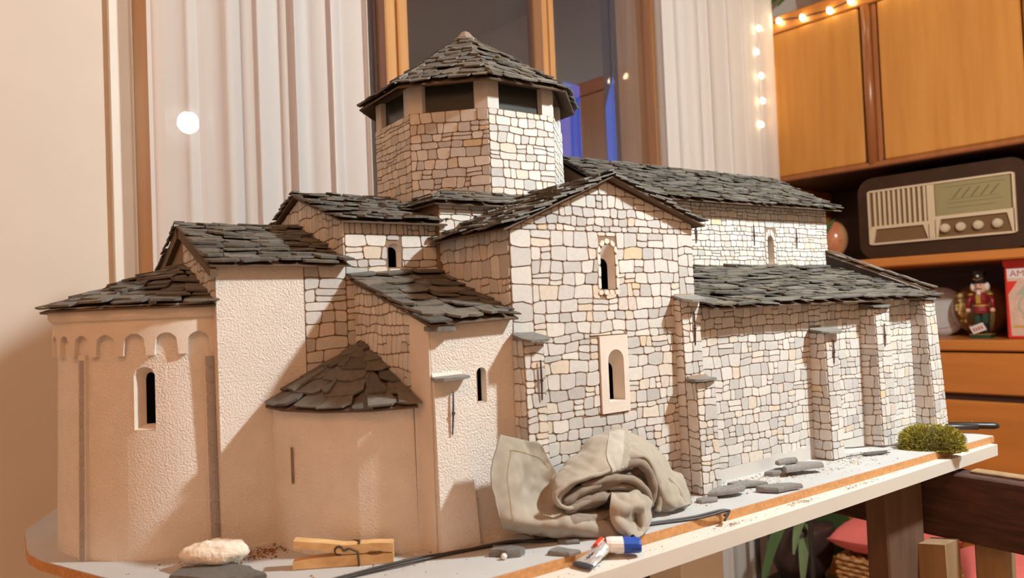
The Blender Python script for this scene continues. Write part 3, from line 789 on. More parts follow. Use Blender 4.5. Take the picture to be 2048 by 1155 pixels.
roof('west_parapet_roof', CH, (XW-.005, YN, .2410), (XW-.005, YS-.010, .1830), (XW+.011, YS-.010, .1830), (XW+.011, YN, .2410), 185, thick=.0015, row=.016, wr=(.018, .03))
wall('west_wall', WE(XW), [(YN, 0), (mir(YS), 0), (mir(YS), .1745), (YN, .239)], 'plaster', CH)
wall('aisle_north_wall', NO(mir(YS)), [(-XW, 0), (-XT1, 0), (-XT1, .1745), (-XW, .1745)], 'plaster', CH)
roof('aisle_roof', CH, (XW+.004, mir(YS)+.017, .1725), (XT1, mir(YS)+.017, .1725), (XT1, mir(YN), .2205), (XW+.004, mir(YN), .2205), 186, row=.014, wr=(.02, .035))
wall('transept_north_wall', NO(mir(YS)), [(-XT1, 0), (-XT0, 0), (-XT0, .2455), (-XM, .2905), (-XT1, .2455)], 'plaster', CH)
wall('transept_east_wall', EA(XT0), ey((.839, 0), (mir(YS), 0), (mir(YS), .2455), (.839, .2455)), 'plaster', CH)
roof('transept_roof', CH, (XT0-.011, mir(YS)+.006, .2432), (XT0-.011, .8345, .2432), (XM, .8345, .2935), (XM, mir(YS)+.006, .2935), 187, row=.014, wr=(.02, .035))
roof('transept_roof', CH, (XT1+.010, .8345, .2532), (XT1+.010, mir(YS)+.006, .2532), (XM, mir(YS)+.006, .2935), (XM, .8345, .2935), 188, row=.014, wr=(.02, .035))
finish(STONES, 'stone', 'small_stones', 'stone', CH)
finish(SLATES, 'slate', 'small_slates', 'slate', CH)

# ================================================================== the room (room frame: t, n, z above the board)
FZ = -TZ; CZ = 1.75
T0, T1, N0, N1 = -1.5, 2.75, -2.3, 1.25
WT0, WT1, WZ0, WZ1 = .345, 1.735, .10, 1.55
def rbox(name, a, b, mat, parent=None, **kw): return MB().box(a, b).out(name, mat, parent, room=True, **kw)
rbox('floor', (T0-.1, N0-.1, FZ-.06), (T1+.1, N1+.2, FZ), 'floor_tile', kind='structure')
rbox('ceiling', (T0-.1, N0-.1, CZ), (T1+.1, N1+.2, CZ+.06), 'ceiling_paint', kind='structure')
m = MB(); m.box((T0, N1, FZ), (WT0, N1+.14, CZ)).box((WT1, N1, FZ), (T1, N1+.14, CZ)).box((WT0, N1, FZ), (WT1, N1+.14, WZ0)).box((WT0, N1, WZ1), (WT1, N1+.14, CZ))
m.out('wall_window', 'plaster_wall', None, room=True, kind='structure')
rbox('wall_right', (T1, N0, FZ), (T1+.1, N1+.14, CZ), 'plaster_wall', kind='structure')
rbox('wall_left', (T0-.1, N0, FZ), (T0, N1+.14, CZ), 'rear_paint', kind='structure')
rbox('wall_rear', (T0, N0-.1, FZ), (T1, N0, CZ), 'rear_paint', kind='structure')
rbox('trim_1', (.312, N1-.014, FZ), (.3445, N1, CZ), 'white_paint', kind='structure')
# window: frame, mullions with two stiles each, panes
win1 = empty('window_1', (.5*(WT0+WT1), N1+.05, WZ0), None, None, kind='structure', room=True)
GL = 1.285
def wbar(t0, t1, n0, n1, z0=WZ0, z1=WZ1, name='window_frame'):
    MB().bbox((t0, n0, z0), (t1, n1, z1), .003).out(name, 'window_wood', win1, room=True)
wbar(WT0, WT0+.045, N1-.004, GL+.03); wbar(WT1-.012, WT1, N1+.006, N1+.139)
wbar(WT0, WT1, N1+.002, GL+.03, WZ0, WZ0+.05); wbar(WT0, WT1, N1+.002, GL+.03, WZ1-.05, WZ1)
for a, b in ((.827, .881), (1.281, 1.320)):
    mid = (a+b)/2
    wbar(a, mid-.002, N1+.006, GL+.012, name='sash_stile'); wbar(mid+.002, b, N1+.004, GL+.012, name='sash_stile')
    wbar(mid-.010, mid+.010, N1+.014, GL+.012, name='sash_stile')
for a, b in ((WT0+.04, .832), (.876, 1.286), (1.315, WT1-.006)):
    rbox('window_pane', (a, GL, WZ0+.045), (b, GL+.004, WZ1-.045), 'window_glass', win1)
    if b < 1.5: rbox('pane_spacer', (b-.012, GL+.006, WZ0+.045), (b, GL+.012, WZ1-.045), 'metal_dark', win1)
rbox('window_sill', (WT0-.03, N1-.03, WZ0-.03), (WT1+.03, N1+.14, WZ0), 'white_paint', win1)
# the balcony outside: lintel, posts and a brace, with dusk sky in between
bal = empty('balcony', (2.6, 2.3, FZ), 'dark timber balcony outside the window against the blue dusk sky', 'balcony', room=True)
OB = 2.3
def op(x0, x1, z0, z1, dn=0, nm='post'):
    rbox(nm, (x0, OB+dn, z0), (x1, OB+dn+.02, z1), 'outside_dark', bal)
op(.2, 2.43, -1.2, 3.2, nm='outer_wall'); op(2.845, 5.2, -1.2, 3.2, nm='outer_wall')
op(2.43, 2.75, 1.212, 3.2, nm='lintel'); op(2.75, 2.845, 1.375, 3.2, nm='lintel')
op(2.592, 2.752, -1.2, 1.215)
MB().prism([(2.752, 1.13), (2.845, 1.372), (2.752, 1.374)], frame((0, OB, 0), (1, 0, 0), Zv), -.02, 0).out('brace', 'outside_dark', bal, room=True)
rbox('balcony_floor', (.2, OB-.9, -.5), (5.2, OB, -.42), 'outside_dark', bal)

# ---- curtains: folded sheets with thickness of a cloth
def curtain(name, t0, t1, n, z0, z1, folds, amp, seed, label):
    rng = random.Random(seed); nu, nv = folds*14, 10; v = []; f = []
    ph = [rng.uniform(-.9, .9) for _ in range(folds+2)]; am = [amp*rng.uniform(.45, 1.3) for _ in range(folds+2)]
    for j in range(nv+1):
        k = j/nv
        for i in range(nu+1):
            s = i/nu*folds; a = int(s); w = s-a; w = w*w*(3-2*w)
            A = am[a]*(1-w)+am[a+1]*w; P = ph[a]*(1-w)+ph[a+1]*w
            x = t0+(t1-t0)*i/nu+.010*math.sin(s*5.3+seed)+.006*math.sin(2*s*2*PI+P)
            y = n+A*math.sin(2*PI*s+P*(.6+.5*k))+.35*A*math.sin(4*PI*s+2.1*P)
            v.append((x, y, z0+(z1-z0)*k))
    for j in range(nv):
        for i in range(nu): f.append((j*(nu+1)+i, j*(nu+1)+i+1, (j+1)*(nu+1)+i+1, (j+1)*(nu+1)+i))
    return mk(name, v, f, 'sheer', None, room=True, smooth=True, label=label, cat='curtain', group='white curtains at the window')
curtain('sheer_curtain', .350, .738, 1.185, FZ+.03, 1.66, 6, .014, 3, 'sheer white curtain on the left side of the window, lamp shining through')
curtain('sheer_curtain', 1.655, 2.27, 1.185, FZ+.03, 1.66, 7, .012, 8, 'white curtain between the window and the wooden wall unit')
rod = empty('curtain_rod', (1.3, 1.185, 1.66), 'wooden curtain rod above the window', 'curtain rod', room=True)
m = MB(); m.tube([(.28, 1.185, 1.672), (2.29, 1.185, 1.672)], .012, 12); m.out('rod', 'window_wood', rod, room=True)
for x in (.29, 2.25): MB().box((x, 1.18, 1.66), (x+.02, N1, 1.69)).out('bracket', 'window_wood', rod, room=True)

# ---- pendant lamp over the table: bulb, globe, socket, cord, ceiling rose
lt = W(LAMP); L = (lt.x, lt.y, LAMP.z)
pend = empty('pendant_lamp', (L[0], L[1], L[2]-.09), 'lit pendant lamp with a glass globe hanging over the table', 'lamp', room=True)
MB().ball(L, LAMP_R, 24, 16).out('bulb', 'bulb_light', pend, room=True, smooth=True)
MB().lathe((L[0], L[1], 0), [(.012, L[2]+LAMP_R-.004), (.016, L[2]+LAMP_R+.01), (.016, L[2]+LAMP_R+.05), (.006, L[2]+LAMP_R+.06)], 16).out('socket', 'brass', pend, room=True)
MB().tube([(L[0], L[1], L[2]+LAMP_R+.05), (L[0], L[1], CZ-.01)], .003, 8).out('cord', 'cord_black', pend, room=True)
MB().lathe((L[0], L[1], 0), [(.04, CZ), (.04, CZ-.015), (.01, CZ-.03)][::-1], 20).out('ceiling_rose', 'white_paint', pend, room=True)
MB().lathe((L[0], L[1], 0), [(.112, L[2]+.040), (.113, L[2]+.042), (.075, L[2]+.062), (.016, L[2]+.074), (.016, L[2]+.072), (.074, L[2]+.060)], 32).out('light_block_dish', 'white_paint', pend, room=True, smooth=True)  # added dish, shaped to keep the bulb's light off the ceiling
m = MB(); v = []; f = []; nu, nv = 28, 14
for j in range(nv+1):
    b = 1.08+(PI-1.08)*j/nv
    for i in range(nu):
        a = 2*PI*i/nu; v.append((L[0]+.085*math.sin(b)*math.cos(a), L[1]+.085*math.sin(b)*math.sin(a), L[2]+.085*math.cos(b)))
for j in range(nv):
    for i in range(nu): f.append((j*nu+i, (j+1)*nu+i, (j+1)*nu+(i+1) % nu, j*nu+(i+1) % nu))
m.add(v, f).out('glass_globe', 'globe', pend, room=True, smooth=True)
# ---- added warm fill light behind the camera, shaped like a ceiling fitting
lw = W(WARM); Lw = (lw.x, lw.y)
wl = empty('warm_fill_light', (Lw[0], Lw[1], CZ-.17), 'added warm fill light behind the camera, shaped as a round fitting', 'lamp', room=True)
MB().lathe((Lw[0], Lw[1], 0), [(WARM_R*.55, CZ-.16), (WARM_R*.9, CZ-.13), (WARM_R, CZ-.08), (WARM_R*.92, CZ-.03)], 32).out('fill_emitter', 'warm_light', wl, room=True, smooth=True)
MB().lathe((Lw[0], Lw[1], 0), [(WARM_R*1.02, CZ-.035), (WARM_R*1.02, CZ)], 32).out('fill_base', 'white_paint', wl, room=True)

# ================================================================== wall unit on the right
CT = 2.30; CN0, CN1 = -.30, 1.235
unit = empty('wall_unit', (2.52, .47, FZ), 'orange-brown wooden wall unit with open shelves, on the right', 'cabinet', room=True)
def ub(name, a, b, mat, par=unit, r=.004, **kw): return MB().bbox(a, b, r).out(name, mat, par, room=True, **kw)
CB = T1-.02
ub('side_panel', (CT+.012, CN1-.02, FZ), (CB, CN1, 1.10), 'cab_wood'); ub('side_panel', (CT+.012, CN0, FZ), (CB, CN0+.02, 1.10), 'cab_wood')
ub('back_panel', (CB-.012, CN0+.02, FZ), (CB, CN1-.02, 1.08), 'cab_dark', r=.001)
ub('top_board', (CT-.006, CN0, 1.050), (CB, CN1+.004, 1.105), 'cab_wood_h')
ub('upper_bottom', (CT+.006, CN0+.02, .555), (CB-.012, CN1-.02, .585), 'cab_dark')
ub('upper_lip', (CT-.004, CN0+.01, .558), (CT+.02, CN1-.002, .574), 'cab_stile')
for a, b in ((.918, 1.228), (.505, .862), (.10, .455), (-.29, .05)):
    d = ub('cabinet_door', (CT-.002, a, .575), (CT+.018, b, 1.048), 'cab_wood')
for c in (.890, .480, .075):
    m = MB(); z0, z1 = .566, 1.05
    m.lathe((CT+.008, c+.008, 0), [(.015, z0), (.015, z1)], 12); m.out('door_post', 'cab_stile', unit, room=True, smooth=True)
    ub('door_post', (CT+.004, c-.022, z0), (CT+.02, c-.006, z1), 'cab_stile')
ub('shelf', (CT-.002, CN0+.02, .257), (CB-.012, CN1-.02, .284), 'cab_wood_h')
ub('counter', (CT-.008, CN0, .012), (CB-.012, CN1, .0415), 'cab_wood_h')
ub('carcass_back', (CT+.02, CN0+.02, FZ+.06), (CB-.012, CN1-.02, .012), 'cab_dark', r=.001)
for a, b in ((.80, 1.228), (.37, .795), (-.06, .365)):
    ub('drawer_front', (CT, a, -.1065), (CT+.02, b, .006), 'cab_wood_h')
    ub('cabinet_door', (CT, a, FZ+.08), (CT+.02, b, -.126), 'cab_wood_h')
ub('plinth_board', (CT+.03, CN0+.02, FZ), (CB-.02, CN1-.02, FZ+.08), 'cab_dark')
# fairy lights along the unit
fl = empty('fairy_lights', (CT-.012, 1.236, .60), 'string of small glowing warm lights along the wall unit edge', 'string lights', room=True)
spots = [(1.2321, 1.0803), (1.2453, 1.0047), (1.2317, .9199), (1.2308, .8356), (1.2404, .7587)]
tops = [(1.1608, 1.0813), (1.0817, 1.0675), (.9949, 1.0616), (.9299, 1.0695), (.850, 1.072), (.77, 1.066), (.69, 1.07)]
proto = None
for (y, z) in spots+tops:
    p = Vector((CT-.017, y, z))
    if proto is None:
        proto = MB().lathe((0, 0, -TZ), [(.002, .0135), (.006, .0075), (.0088, -.001), (.007, -.008), (.0025, -.011)], 12).out('light_bulb', 'fairy_light', fl, room=True, smooth=True)
        proto.data.transform(Matrix.Translation(WL[fl])); b = proto
    else:
        b = proto.copy(); COL.objects.link(b); b.parent = fl
    b.location = WR(p)-WL[fl]; b.rotation_euler = (math.radians(-25), math.radians(15), 0)
pw = [(CT-.012, 1.238, .57)]+[(CT-.012, y, z) for y, z in spots[::-1]]+[(CT-.012, y, z+.004) for y, z in tops]
MB().tube(pw, .0022, 6).out('light_wire', 'cord_black', fl, room=True)

# ================================================================== board, table, trestle
m = MB()
ol = [(.0150, .735), (.0162, .7149), (.0229, .6886), (.0571, .612), (.165, .4262), (1.000, .4165), (1.000, 1.02), (.10, 1.02), (.0155, .80)]
base = empty('base_board', (.5, .72, -.008), 'thin fibreboard base under the model church, grey painted top', 'board')
fr0 = frame((0, 0, 0), (1, 0, 0), (0, 1, 0))
MB().prism(ccw(ol), fr0, -.008, -.0006).out('board_core', 'fibreboard', base)
MB().prism(inset(ccw(ol), .0004), fr0, -.0006, 0).out('painted_top', 'board_top', base)
tab = empty('work_table', (.55, .70, -TZ), 'white-topped work table carrying the model', 'table')
def plank(x0, x1, ya, yb): MB().prism(ccw([(x0, ya), (x1, yb), (x1, .72), (x0, .72)]), fr0, -.0215, -.0082).out('table_plank', 'plank_white', tab)
plank(.13, .893, .3982, .4073); plank(.8945, .990, .4080, .4092)
MB().bbox((.13, .7215, -.0215), (.990, 1.03, -.0082), .0012).out('table_plank', 'plank_white', tab)
for x, y in ((.20, .93), (.585, .55)): MB().bbox((x, y, -TZ), (x+.066, y+.05, -.0215), .002).out('table_leg', 'white_paint', tab)
th = empty('trestle', (.90, .4, -TZ), 'rough dark timber trestle under the right end of the table', 'trestle')
MB().bbox((.880, .14, -.1015), (.915, .98, -.0265), .002).out('cross_beam', 'beam_wood', th)
MB().bbox((.895, .14, -.0265), (.912, .4, -.0232), .001).out('beam_edge', 'old_wood', th)
MB().bbox((.785, .437, -TZ), (.862, .462, -.0225), .002).out('leg_board', 'shaded_wood', th)
m = MB(); m.add([(.850, .40, -TZ), (.885, .40, -TZ), (.885, .4350, -TZ), (.850, .4350, -TZ), (.846, .408, -.098), (.8795, .408, -.098), (.8795, .4385, -.1035), (.846, .4385, -.1035)],
                [(3, 2, 1, 0), (4, 5, 6, 7), (0, 1, 5, 4), (1, 2, 6, 5), (2, 3, 7, 6), (3, 0, 4, 7)]); m.out('leg_block', 'old_wood', th)
MB().bbox((.895, .37, -TZ), (.925, .40, -.1), .002).out('leg_block', 'old_wood', th)
MB().bbox((.852, .86, -TZ), (.879, .93, -.030), .002).out('leg_board', 'shaded_wood', th)
m = MB(); m.box((.80, .70, -.10), (.845, .735, -.0216)).box((.70, .735, -.10), (.88, .76, -.0216)); 
MB().bbox((.30, .735, -.095), (.88, .765, -.0225), .002).out('long_rail', 'beam_wood', th)

# ================================================================== things lying on the board and table
def flake(name, cx, cy, z, pts, h, label, tone_=.22, tilt=(0, 0), group='loose slate chips on the board', warm=.05):
    """an irregular flat slate chip; pts = outline round its centre in metres"""
    h *= 1.45; pts = ccw(pts); n = len(pts); t = lambda x, y: z+x*tilt[0]+y*tilt[1]
    ip = inset(pts, .0006)
    v = [(cx+x, cy+y, t(x, y)) for x, y in pts]+[(cx+x, cy+y, t(x, y)+h*.6) for x, y in pts]+[(cx+x, cy+y, t(x, y)+h) for x, y in ip]
    f = [tuple(range(n))[::-1], tuple(range(2*n, 3*n))]
    for k in (0, n): f += [(k+i, k+(i+1) % n, k+n+(i+1) % n, k+n+i) for i in range(n)]
    return mk(name, v, f, 'slate', None, cols=[(tone_*(1+warm), tone_, tone_*(1-warm))]*len(v), label=label, cat='slate', group=group)
def blob(a, b, seed, n=9, rotd=0):
    r = random.Random(seed); o = []
    for k in range(n):
        t = 2*PI*k/n+r.uniform(-.15, .15); s = r.uniform(.55, 1.15); x, y = a*s*math.cos(t), b*s*math.sin(t); c, d = math.cos(rotd), math.sin(rotd)
        o.append((x*c-y*d, x*d+y*c))
    return o
flake('slate_chip', .3005, .4570, .0004, blob(.0150, .0085, 1, 9, -.55), .0035, 'dark oval slate chip beside the white bead, left of the rag', .16)
flake('slate_chip', .3335, .4300, .0001, blob(.0125, .0085, 2, 7, -.8), .0022, 'slate chip jutting over the board edge left of the glue tube', .19)
flake('slate_chip', .3520, .4470, .0001, blob(.0115, .0050, 3, 8, -.9), .0020, 'small oval slate chip under the front of the rag', .15)
flake('slate_chip', .122, .5560, .0004, blob(.045, .017, 4, 9, -.55), .0026, 'large flat slate piece under the white plaster lump', .13)
flake('slate_chip', .5440, .4530, .0034, blob(.0225, .0100, 5, 8, -.25), .0028, 'long slate chip beside the stepped right buttress foot', .22, (.03, -.04))
flake('slate_chip', .5180, .4530, .0001, blob(.0110, .0070, 6, 8, -.3), .0022, 'small slate chip tucked under the long one by the buttress', .20)
flake('slate_chip', .5850, .4640, .0012, blob(.0225, .0110, 7, 9, -.45), .0024, 'rough slate chip lying left of the one that overhangs the edge', .21, (.0, -.05))
flake('slate_chip', .5920, .4350, .0012, blob(.0235, .0105, 8, 8, -.5), .0030, 'pointed slate chip overhanging the board edge, casting a wedge shadow', .20)
flake('slate_chip', .6500, .4720, .0004, blob(.0200, .0110, 9, 8, -.3), .0030, 'bottom left slate of the pile below the aisle wall', .19)
flake('slate_chip', .6700, .4600, 0.0048, blob(.0290, .0140, 10, 8, -.35), .0034, 'largest slate of the pile below the aisle wall', .25, (0, -.03))
flake('slate_chip', .6620, .4720, 0.0100, blob(.0150, .0090, 11, 7, -.2), .0026, 'topmost slate of the pile below the aisle wall', .22, (.05, -.1))
flake('slate_chip', .8020, .4560, .0004, blob(.018, .004, 12, 7, -.3), .0022, 'thin dark slate splinter in front of the tall buttresses', .10)

# clothes peg lying on one leg, its side towards the camera
def peg():
    A = Vector((.1685, .5300, .0003)); B = Vector((.2310, .4960, .0003)); U = (B-A).normalized(); Lp = (B-A).length; Sd = Vector((U.y, -U.x, 0))
    o = empty('clothes_peg', ((A+B)/2), 'wooden spring clothes peg lying in front of the small apse', 'clothes peg')
    fr = (A, U, Zv, Sd)
    lo = [(0, .0002), (Lp, 0), (Lp, .0066), (Lp*.90, .0074), (Lp*.84, .0062), (Lp*.78, .0062), (Lp*.72, .0076), (Lp*.50, .0078), (.012, .0068), (0, .0056)]
    up_ = [(.001, .0150), (.012, .0142), (Lp*.50, .0086), (Lp*.72, .0084), (Lp*.78, .0098), (Lp*.84, .0098), (Lp*.90, .0084), (Lp, .0076), (Lp, .0142), (Lp*.80, .0152), (Lp*.52, .0150), (Lp*.30, .0178), (.001, .0206)]
    for pr in (lo, up_):
        n = len(pr); v = [P3(fr, u, z, 0) for u, z in pr]+[P3(fr, u, z, -.0095) for u, z in pr]
        pr2 = ccw(pr); tri = tessellate_polygon([[Vector((u, z, 0)) for u, z in pr2]])
        v = [P3(fr, u, z, 0) for u, z in pr2]+[P3(fr, u, z, -.0095) for u, z in pr2]
        f = [tuple(t) for t in tri]+[tuple(k+n for k in t)[::-1] for t in tri]+[(i, n+i, n+(i+1) % n, (i+1) % n) for i in range(n)]
        mk('peg_half', v, f, 'pin_wood', o)
    m = MB(); c = P3(fr, Lp*.46, .0115, .0012); pts = []
    for k in range(50): t = 2*PI*4*k/50; pts.append(c+U*.0030*math.cos(t)+Zv*.0030*math.sin(t)-Sd*(.0118*k/49))
    m.tube(pts, .0008, 6)
    m.tube([c+U*.0030, P3(fr, Lp*.56, .0128, .0010), P3(fr, Lp*.645, .0100, .0010), P3(fr, Lp*.655, -.0000, .0008), P3(fr, Lp*.655, -.0002, -.004)], .0008, 6)
    m.tube([c-Sd*.0118, P3(fr, Lp*.60, .0150, -.0105), P3(fr, Lp*.66, .0156, -.006), P3(fr, Lp*.66, .0156, .0)], .0008, 6)
    m.out('spring', 'iron', o)
    return o
peg()
# black twin wire
w = empty('black_cable', (.30, .47, 0), 'thin black twin cable running along the board under the rag', 'cable')
def smooth_path(p, n=6):
    p = [Vector(q) for q in p]; o = []
    for i in range(len(p)-1):
        a, b, c, d = p[max(i-1, 0)], p[i], p[i+1], p[min(i+2, len(p)-1)]
        for k in range(n):
            t = k/n; o.append(.5*((2*b)+(c-a)*t+(2*a-5*b+4*c-d)*t*t+(3*b-a-3*c+d)*t**3))
    return o+[p[-1]]
for k, (dy, dz) in enumerate(((0, .0012), (-.0035, .0012))):
    P = [(.160, .490+dy, dz), (.192, .4912+dy, dz), (.235, .4890+dy*1.5, dz+.001), (.2713, .4849+dy*.6, dz), (.3149, .4755+dy, dz+.002*k), (.340, .466+dy*2, dz), (.367, .4557+dy, dz), (.4253, .4400+dy, dz), (.4696, .4270+dy*1.5, dz), (.4985, .4205+dy*1.1, dz+.0015), (.503, .4165, dz), (.492, .4125, dz-.004*k)]
    MB().tube(smooth_path(P), .0011, 6).out('strand', 'cord_black', w, smooth=True)
MB().ball((.2951, .4485, .0023), .0023, 14, 10).out('bead', 'tube_white', None, smooth=True, label='tiny white bead beside the dark oval slate chip', cat='bead')
# crumpled lump of plaster / cotton
rng = random.Random(31); m = MB(); m.ball((.1270, .5780, .0105), (.0250, .0125, .0085), 28, 16)
for i, p in enumerate(m.v):
    q = noise.noise(p*140)*.0030+noise.noise(p*420)*.0014; c = Vector((.127, .578, .0105)); d = (p-c).normalized(); m.v[i] = p+d*q
    x, y = m.v[i].x-.127, m.v[i].y-.578; m.v[i] = Vector((.127+x*.86+y*.5, .578-x*.5+y*.86, max(.0032, m.v[i].z)))
m.out('plaster_lump', 'wool', None, smooth=True, label='white crumpled plaster lump lying on the flat slate', cat='plaster lump')
# glue tube lying against the board edge
gt = empty('glue_tube', (.38, .43, -.008), 'squeezed glue tube with white and blue cap on the table edge', 'glue tube')
GA, GB = Vector((.3385, .4135, -.0052)), Vector((.3700, .4215, .0005)); GU = (GB-GA).normalized(); GV = GU.cross(Zv).normalized(); GW = GV.cross(GU)*-1
def ring(c, a, b, n=12): return [c+GV*a*math.cos(2*PI*k/n)+GW.normalized()*b*math.sin(2*PI*k/n) for k in range(n)]
def loft(rings): 
    n = len(rings[0]); v = [p for r in rings for p in r]; f = [(i*n+k, i*n+(k+1) % n, (i+1)*n+(k+1) % n, (i+1)*n+k) for i in range(len(rings)-1) for k in range(n)]
    return v, f+[tuple(range(n))[::-1], tuple((len(rings)-1)*n+k for k in range(n))]
Lg = (GB-GA).length
v, f = loft([ring(GA+GU*(Lg*t), a, b) for t, a, b in ((.06, .0085, .0010), (.2, .0082, .0018), (.4, .0072, .0024), (.55, .0060, .0034), (.7, .0055, .0040), (.85, .0050, .0044), (1, .0040, .0040))])
rng = random.Random(2); v = [p+Vector((rng.uniform(-1, 1), rng.uniform(-1, 1), rng.uniform(-1, 1)))*.0005 for p in v]
mk('tube_body', v, f, 'tube_foil', gt)
v, f = loft([ring(GA+GU*(Lg*t), .0088, .0012) for t in (-.02, .09)]); mk('crimped_end', v, f, 'tube_dark', gt)
v, f = loft([ring(GA+GU*(Lg*.74)+GV*-.0042+Zv*.002, .003, .0026), ring(GA+GU*(Lg*1.02)+GV*-.0048+Zv*.0025, .0035, .003)]); mk('red_print', v, f, 'tube_red', gt)
CU = Vector((.0170, -.0120, -.0012)).normalized(); c0 = Vector((.3710, .4208, .0012))
def ring2(c, a, n=14): s = Vector((-CU.y, CU.x, 0)); return [c+s*a*math.cos(2*PI*k/n)+Zv*a*.85*math.sin(2*PI*k/n) for k in range(n)]
v, f = loft([ring2(c0+CU*t, a) for t, a in ((-.002, .0060), (.001, .0068), (.0105, .0070))]); mk('cap_collar', v, f, 'tube_white', gt, smooth=False)
v, f = loft([ring2(c0+CU*t, a) for t, a in ((.0105, .0071), (.022, .0066), (.0235, .0058))]); mk('cap', v, f, 'tube_blue', gt)
for k in range(5):
    a = .25+.1*k; p = GA+GU*(Lg*a)+GW.normalized()*.0024*(1 if GW.z > 0 else -1)
    MB().box((p.x-.0016, p.y-.0004, p.z-.0001), (p.x+.0016, p.y+.0004, p.z+.0005)).out('printed_line', 'tube_dark', gt)

# moss clump: thousands of blades
rng = random.Random(77); m = MB()
MC = Vector((.872, .4285, .0)); ml, mw, mh = .034, .0155, .0270
mU = Vector((.55, -.835, 0)).normalized(); mV = Vector((.835, .55, 0))
m.ball((0, 0, 0), (1, 1, 1), 20, 10, col=(.07, .065, .015))
for i, p in enumerate(m.v): m.v[i] = MC+mU*p.x*ml*.9+mV*p.y*mw*.9+Zv*(max(p.z, -.3)*mh*.8+.004)
for k in range(5200):
    while True:
        d = Vector((rng.gauss(0, 1), rng.gauss(0, 1), rng.gauss(0, 1))).normalized()
        if d.z > -.45: break
    q = lambda e: math.copysign(abs(e)**.75, e)
    s = rng.uniform(.82, 1.0)
    p = MC+mU*q(d.x)*ml*s+mV*q(d.y)*mw*s+Zv*(q(d.z)*mh*s*.85+.004)
    if p.z < .0005: p.z = .0005
    o = (mU*d.x+mV*d.y+Zv*(d.z+.3)).normalized(); side = o.cross(Vector((rng.gauss(0, 1), rng.gauss(0, 1), rng.gauss(0, 1)))).normalized()
    l = rng.uniform(.0022, .0048); wd_ = rng.uniform(.0004, .0008); e = (o+Vector((rng.gauss(0, .4), rng.gauss(0, .4), rng.gauss(0, .3)))).normalized()
    g = rng.uniform(.5, 1.2); low = 1.0
    c = (.40*g, .38*g, .05*g) if rng.random() < .75 else (.56*g, .46*g, .08*g)
    m.add([p-side*wd_, p+side*wd_, p+e*l], [(0, 1, 2)], c)
ms = m.out('moss_clump', 'moss', None, label='green moss clump on the board edge by the right-hand buttress', cat='moss')
# black tool lying at the end of the board
bt = empty('black_tool', (1.0, .47, 0), 'pair of black rounded tool handles sticking out past the board end', 'tool')
MB().tube([(.965, .505, .0062), (.985, .470, .0072), (1.003, .435, .0082)], [.0048, .0054, .0050], 10, flat=.7).out('handle', 'black_plastic', bt, smooth=True)
MB().tube([(.985, .510, .0045), (1.012, .465, .0062), (1.030, .428, .0072), (1.0325, .4235, .0072)], [.0045, .0055, .0058, .003], 10, flat=.75).out('handle', 'black_plastic', bt, smooth=True)
MB().ball((1.0185, .4495, .0112), .0016, 8, 6).out('rivet', 'brass', bt)
# twigs
rng = random.Random(12)
for i, (a, b, lab) in enumerate((((.770, .478, .009), (.868, .447, .004), 'thin dark twig leaning towards the moss clump'), ((.765, .468, .002), (.815, .447, .0022), 'short dark twig below the two tall buttresses'), ((.885, .43, .022), (.905, .425, .044), 'pale dry stalk standing up from the moss clump'))):
    A, B = Vector(a), Vector(b); pts = [A.lerp(B, k/6)+Vector((rng.uniform(-1, 1), rng.uniform(-1, 1), rng.uniform(-.3, .6)))*.0008 for k in range(7)]
    MB().tube(pts, .0007 if i < 2 else .0003, 5).out('twig', 'iron' if i < 2 else 'thread', None, label=lab, cat='twig', group='twigs on the board')
# crumbs and dust
def crumbs(name, spots, seed, label, zbase=0):
    rng = random.Random(seed); m = MB()
    for x0, y0, sx, sy, n, cols, smin, smax in spots:
        for _ in range(n):
            x, y = x0+rng.gauss(0, sx), y0+rng.gauss(0, sy)
            if zbase == 0 and (y < .4265-.0117*(x-.165)+.001): continue
            if zbase < 0 and not (.402+.0119*(x-.13) < y < .4245-.0117*(x-.165)): continue
            s = rng.uniform(smin, smax)*rng.uniform(.5, 1); c = rng.choice(cols); g = rng.uniform(.75, 1.15); c = tuple(k*g for k in c)
            a = rng.uniform(0, PI); ca, sa = math.cos(a), math.sin(a); lx, ly, h = s*rng.uniform(.7, 1.6), s*rng.uniform(.4, .9), s*rng.uniform(.25, .7)
            pts = [(x+ca*u*lx-sa*v_*ly, y+sa*u*lx+ca*v_*ly, zbase) for u, v_ in ((-1, -.6), (.2, -1), (1, .3), (-.3, 1))]
            top = (x+rng.uniform(-.3, .3)*lx, y, zbase+h*1.5)
            m.add(pts+[top], [(3, 2, 1, 0), (0, 1, 4), (1, 2, 4), (2, 3, 4), (3, 0, 4)], c)
    return m.out(name, 'chips', None, label=label, cat='debris', kind='stuff')
BR = [(.30, .13, .05), (.22, .09, .04), (.42, .24, .12), (.12, .06, .03)]; GR = [(.45, .40, .34), (.60, .52, .42), (.30, .27, .25), (.62, .50, .36)]
crumbs('board_crumbs', [(.168, .590, .012, .006, 260, BR, .0006, .0018), (.160, .578, .010, .005, 110, BR, .0006, .0016), (.110, .606, .02, .004, 60, BR+GR, .0004, .0014), (.235, .49, .03, .012, 70, BR+GR, .0004, .0016),
        (.60, .472, .03, .008, 330, GR, .0006, .0022), (.53, .462, .02, .008, 120, GR, .0006, .0022), (.69, .458, .03, .012, 240, GR, .0004, .0018), (.77, .458, .03, .012, 220, GR, .0005, .002), (.55, .44, .3, .03, 260, GR+BR, .0003, .0009)], 41,
        'brown and grey crumbs and grit scattered along the foot of the model')
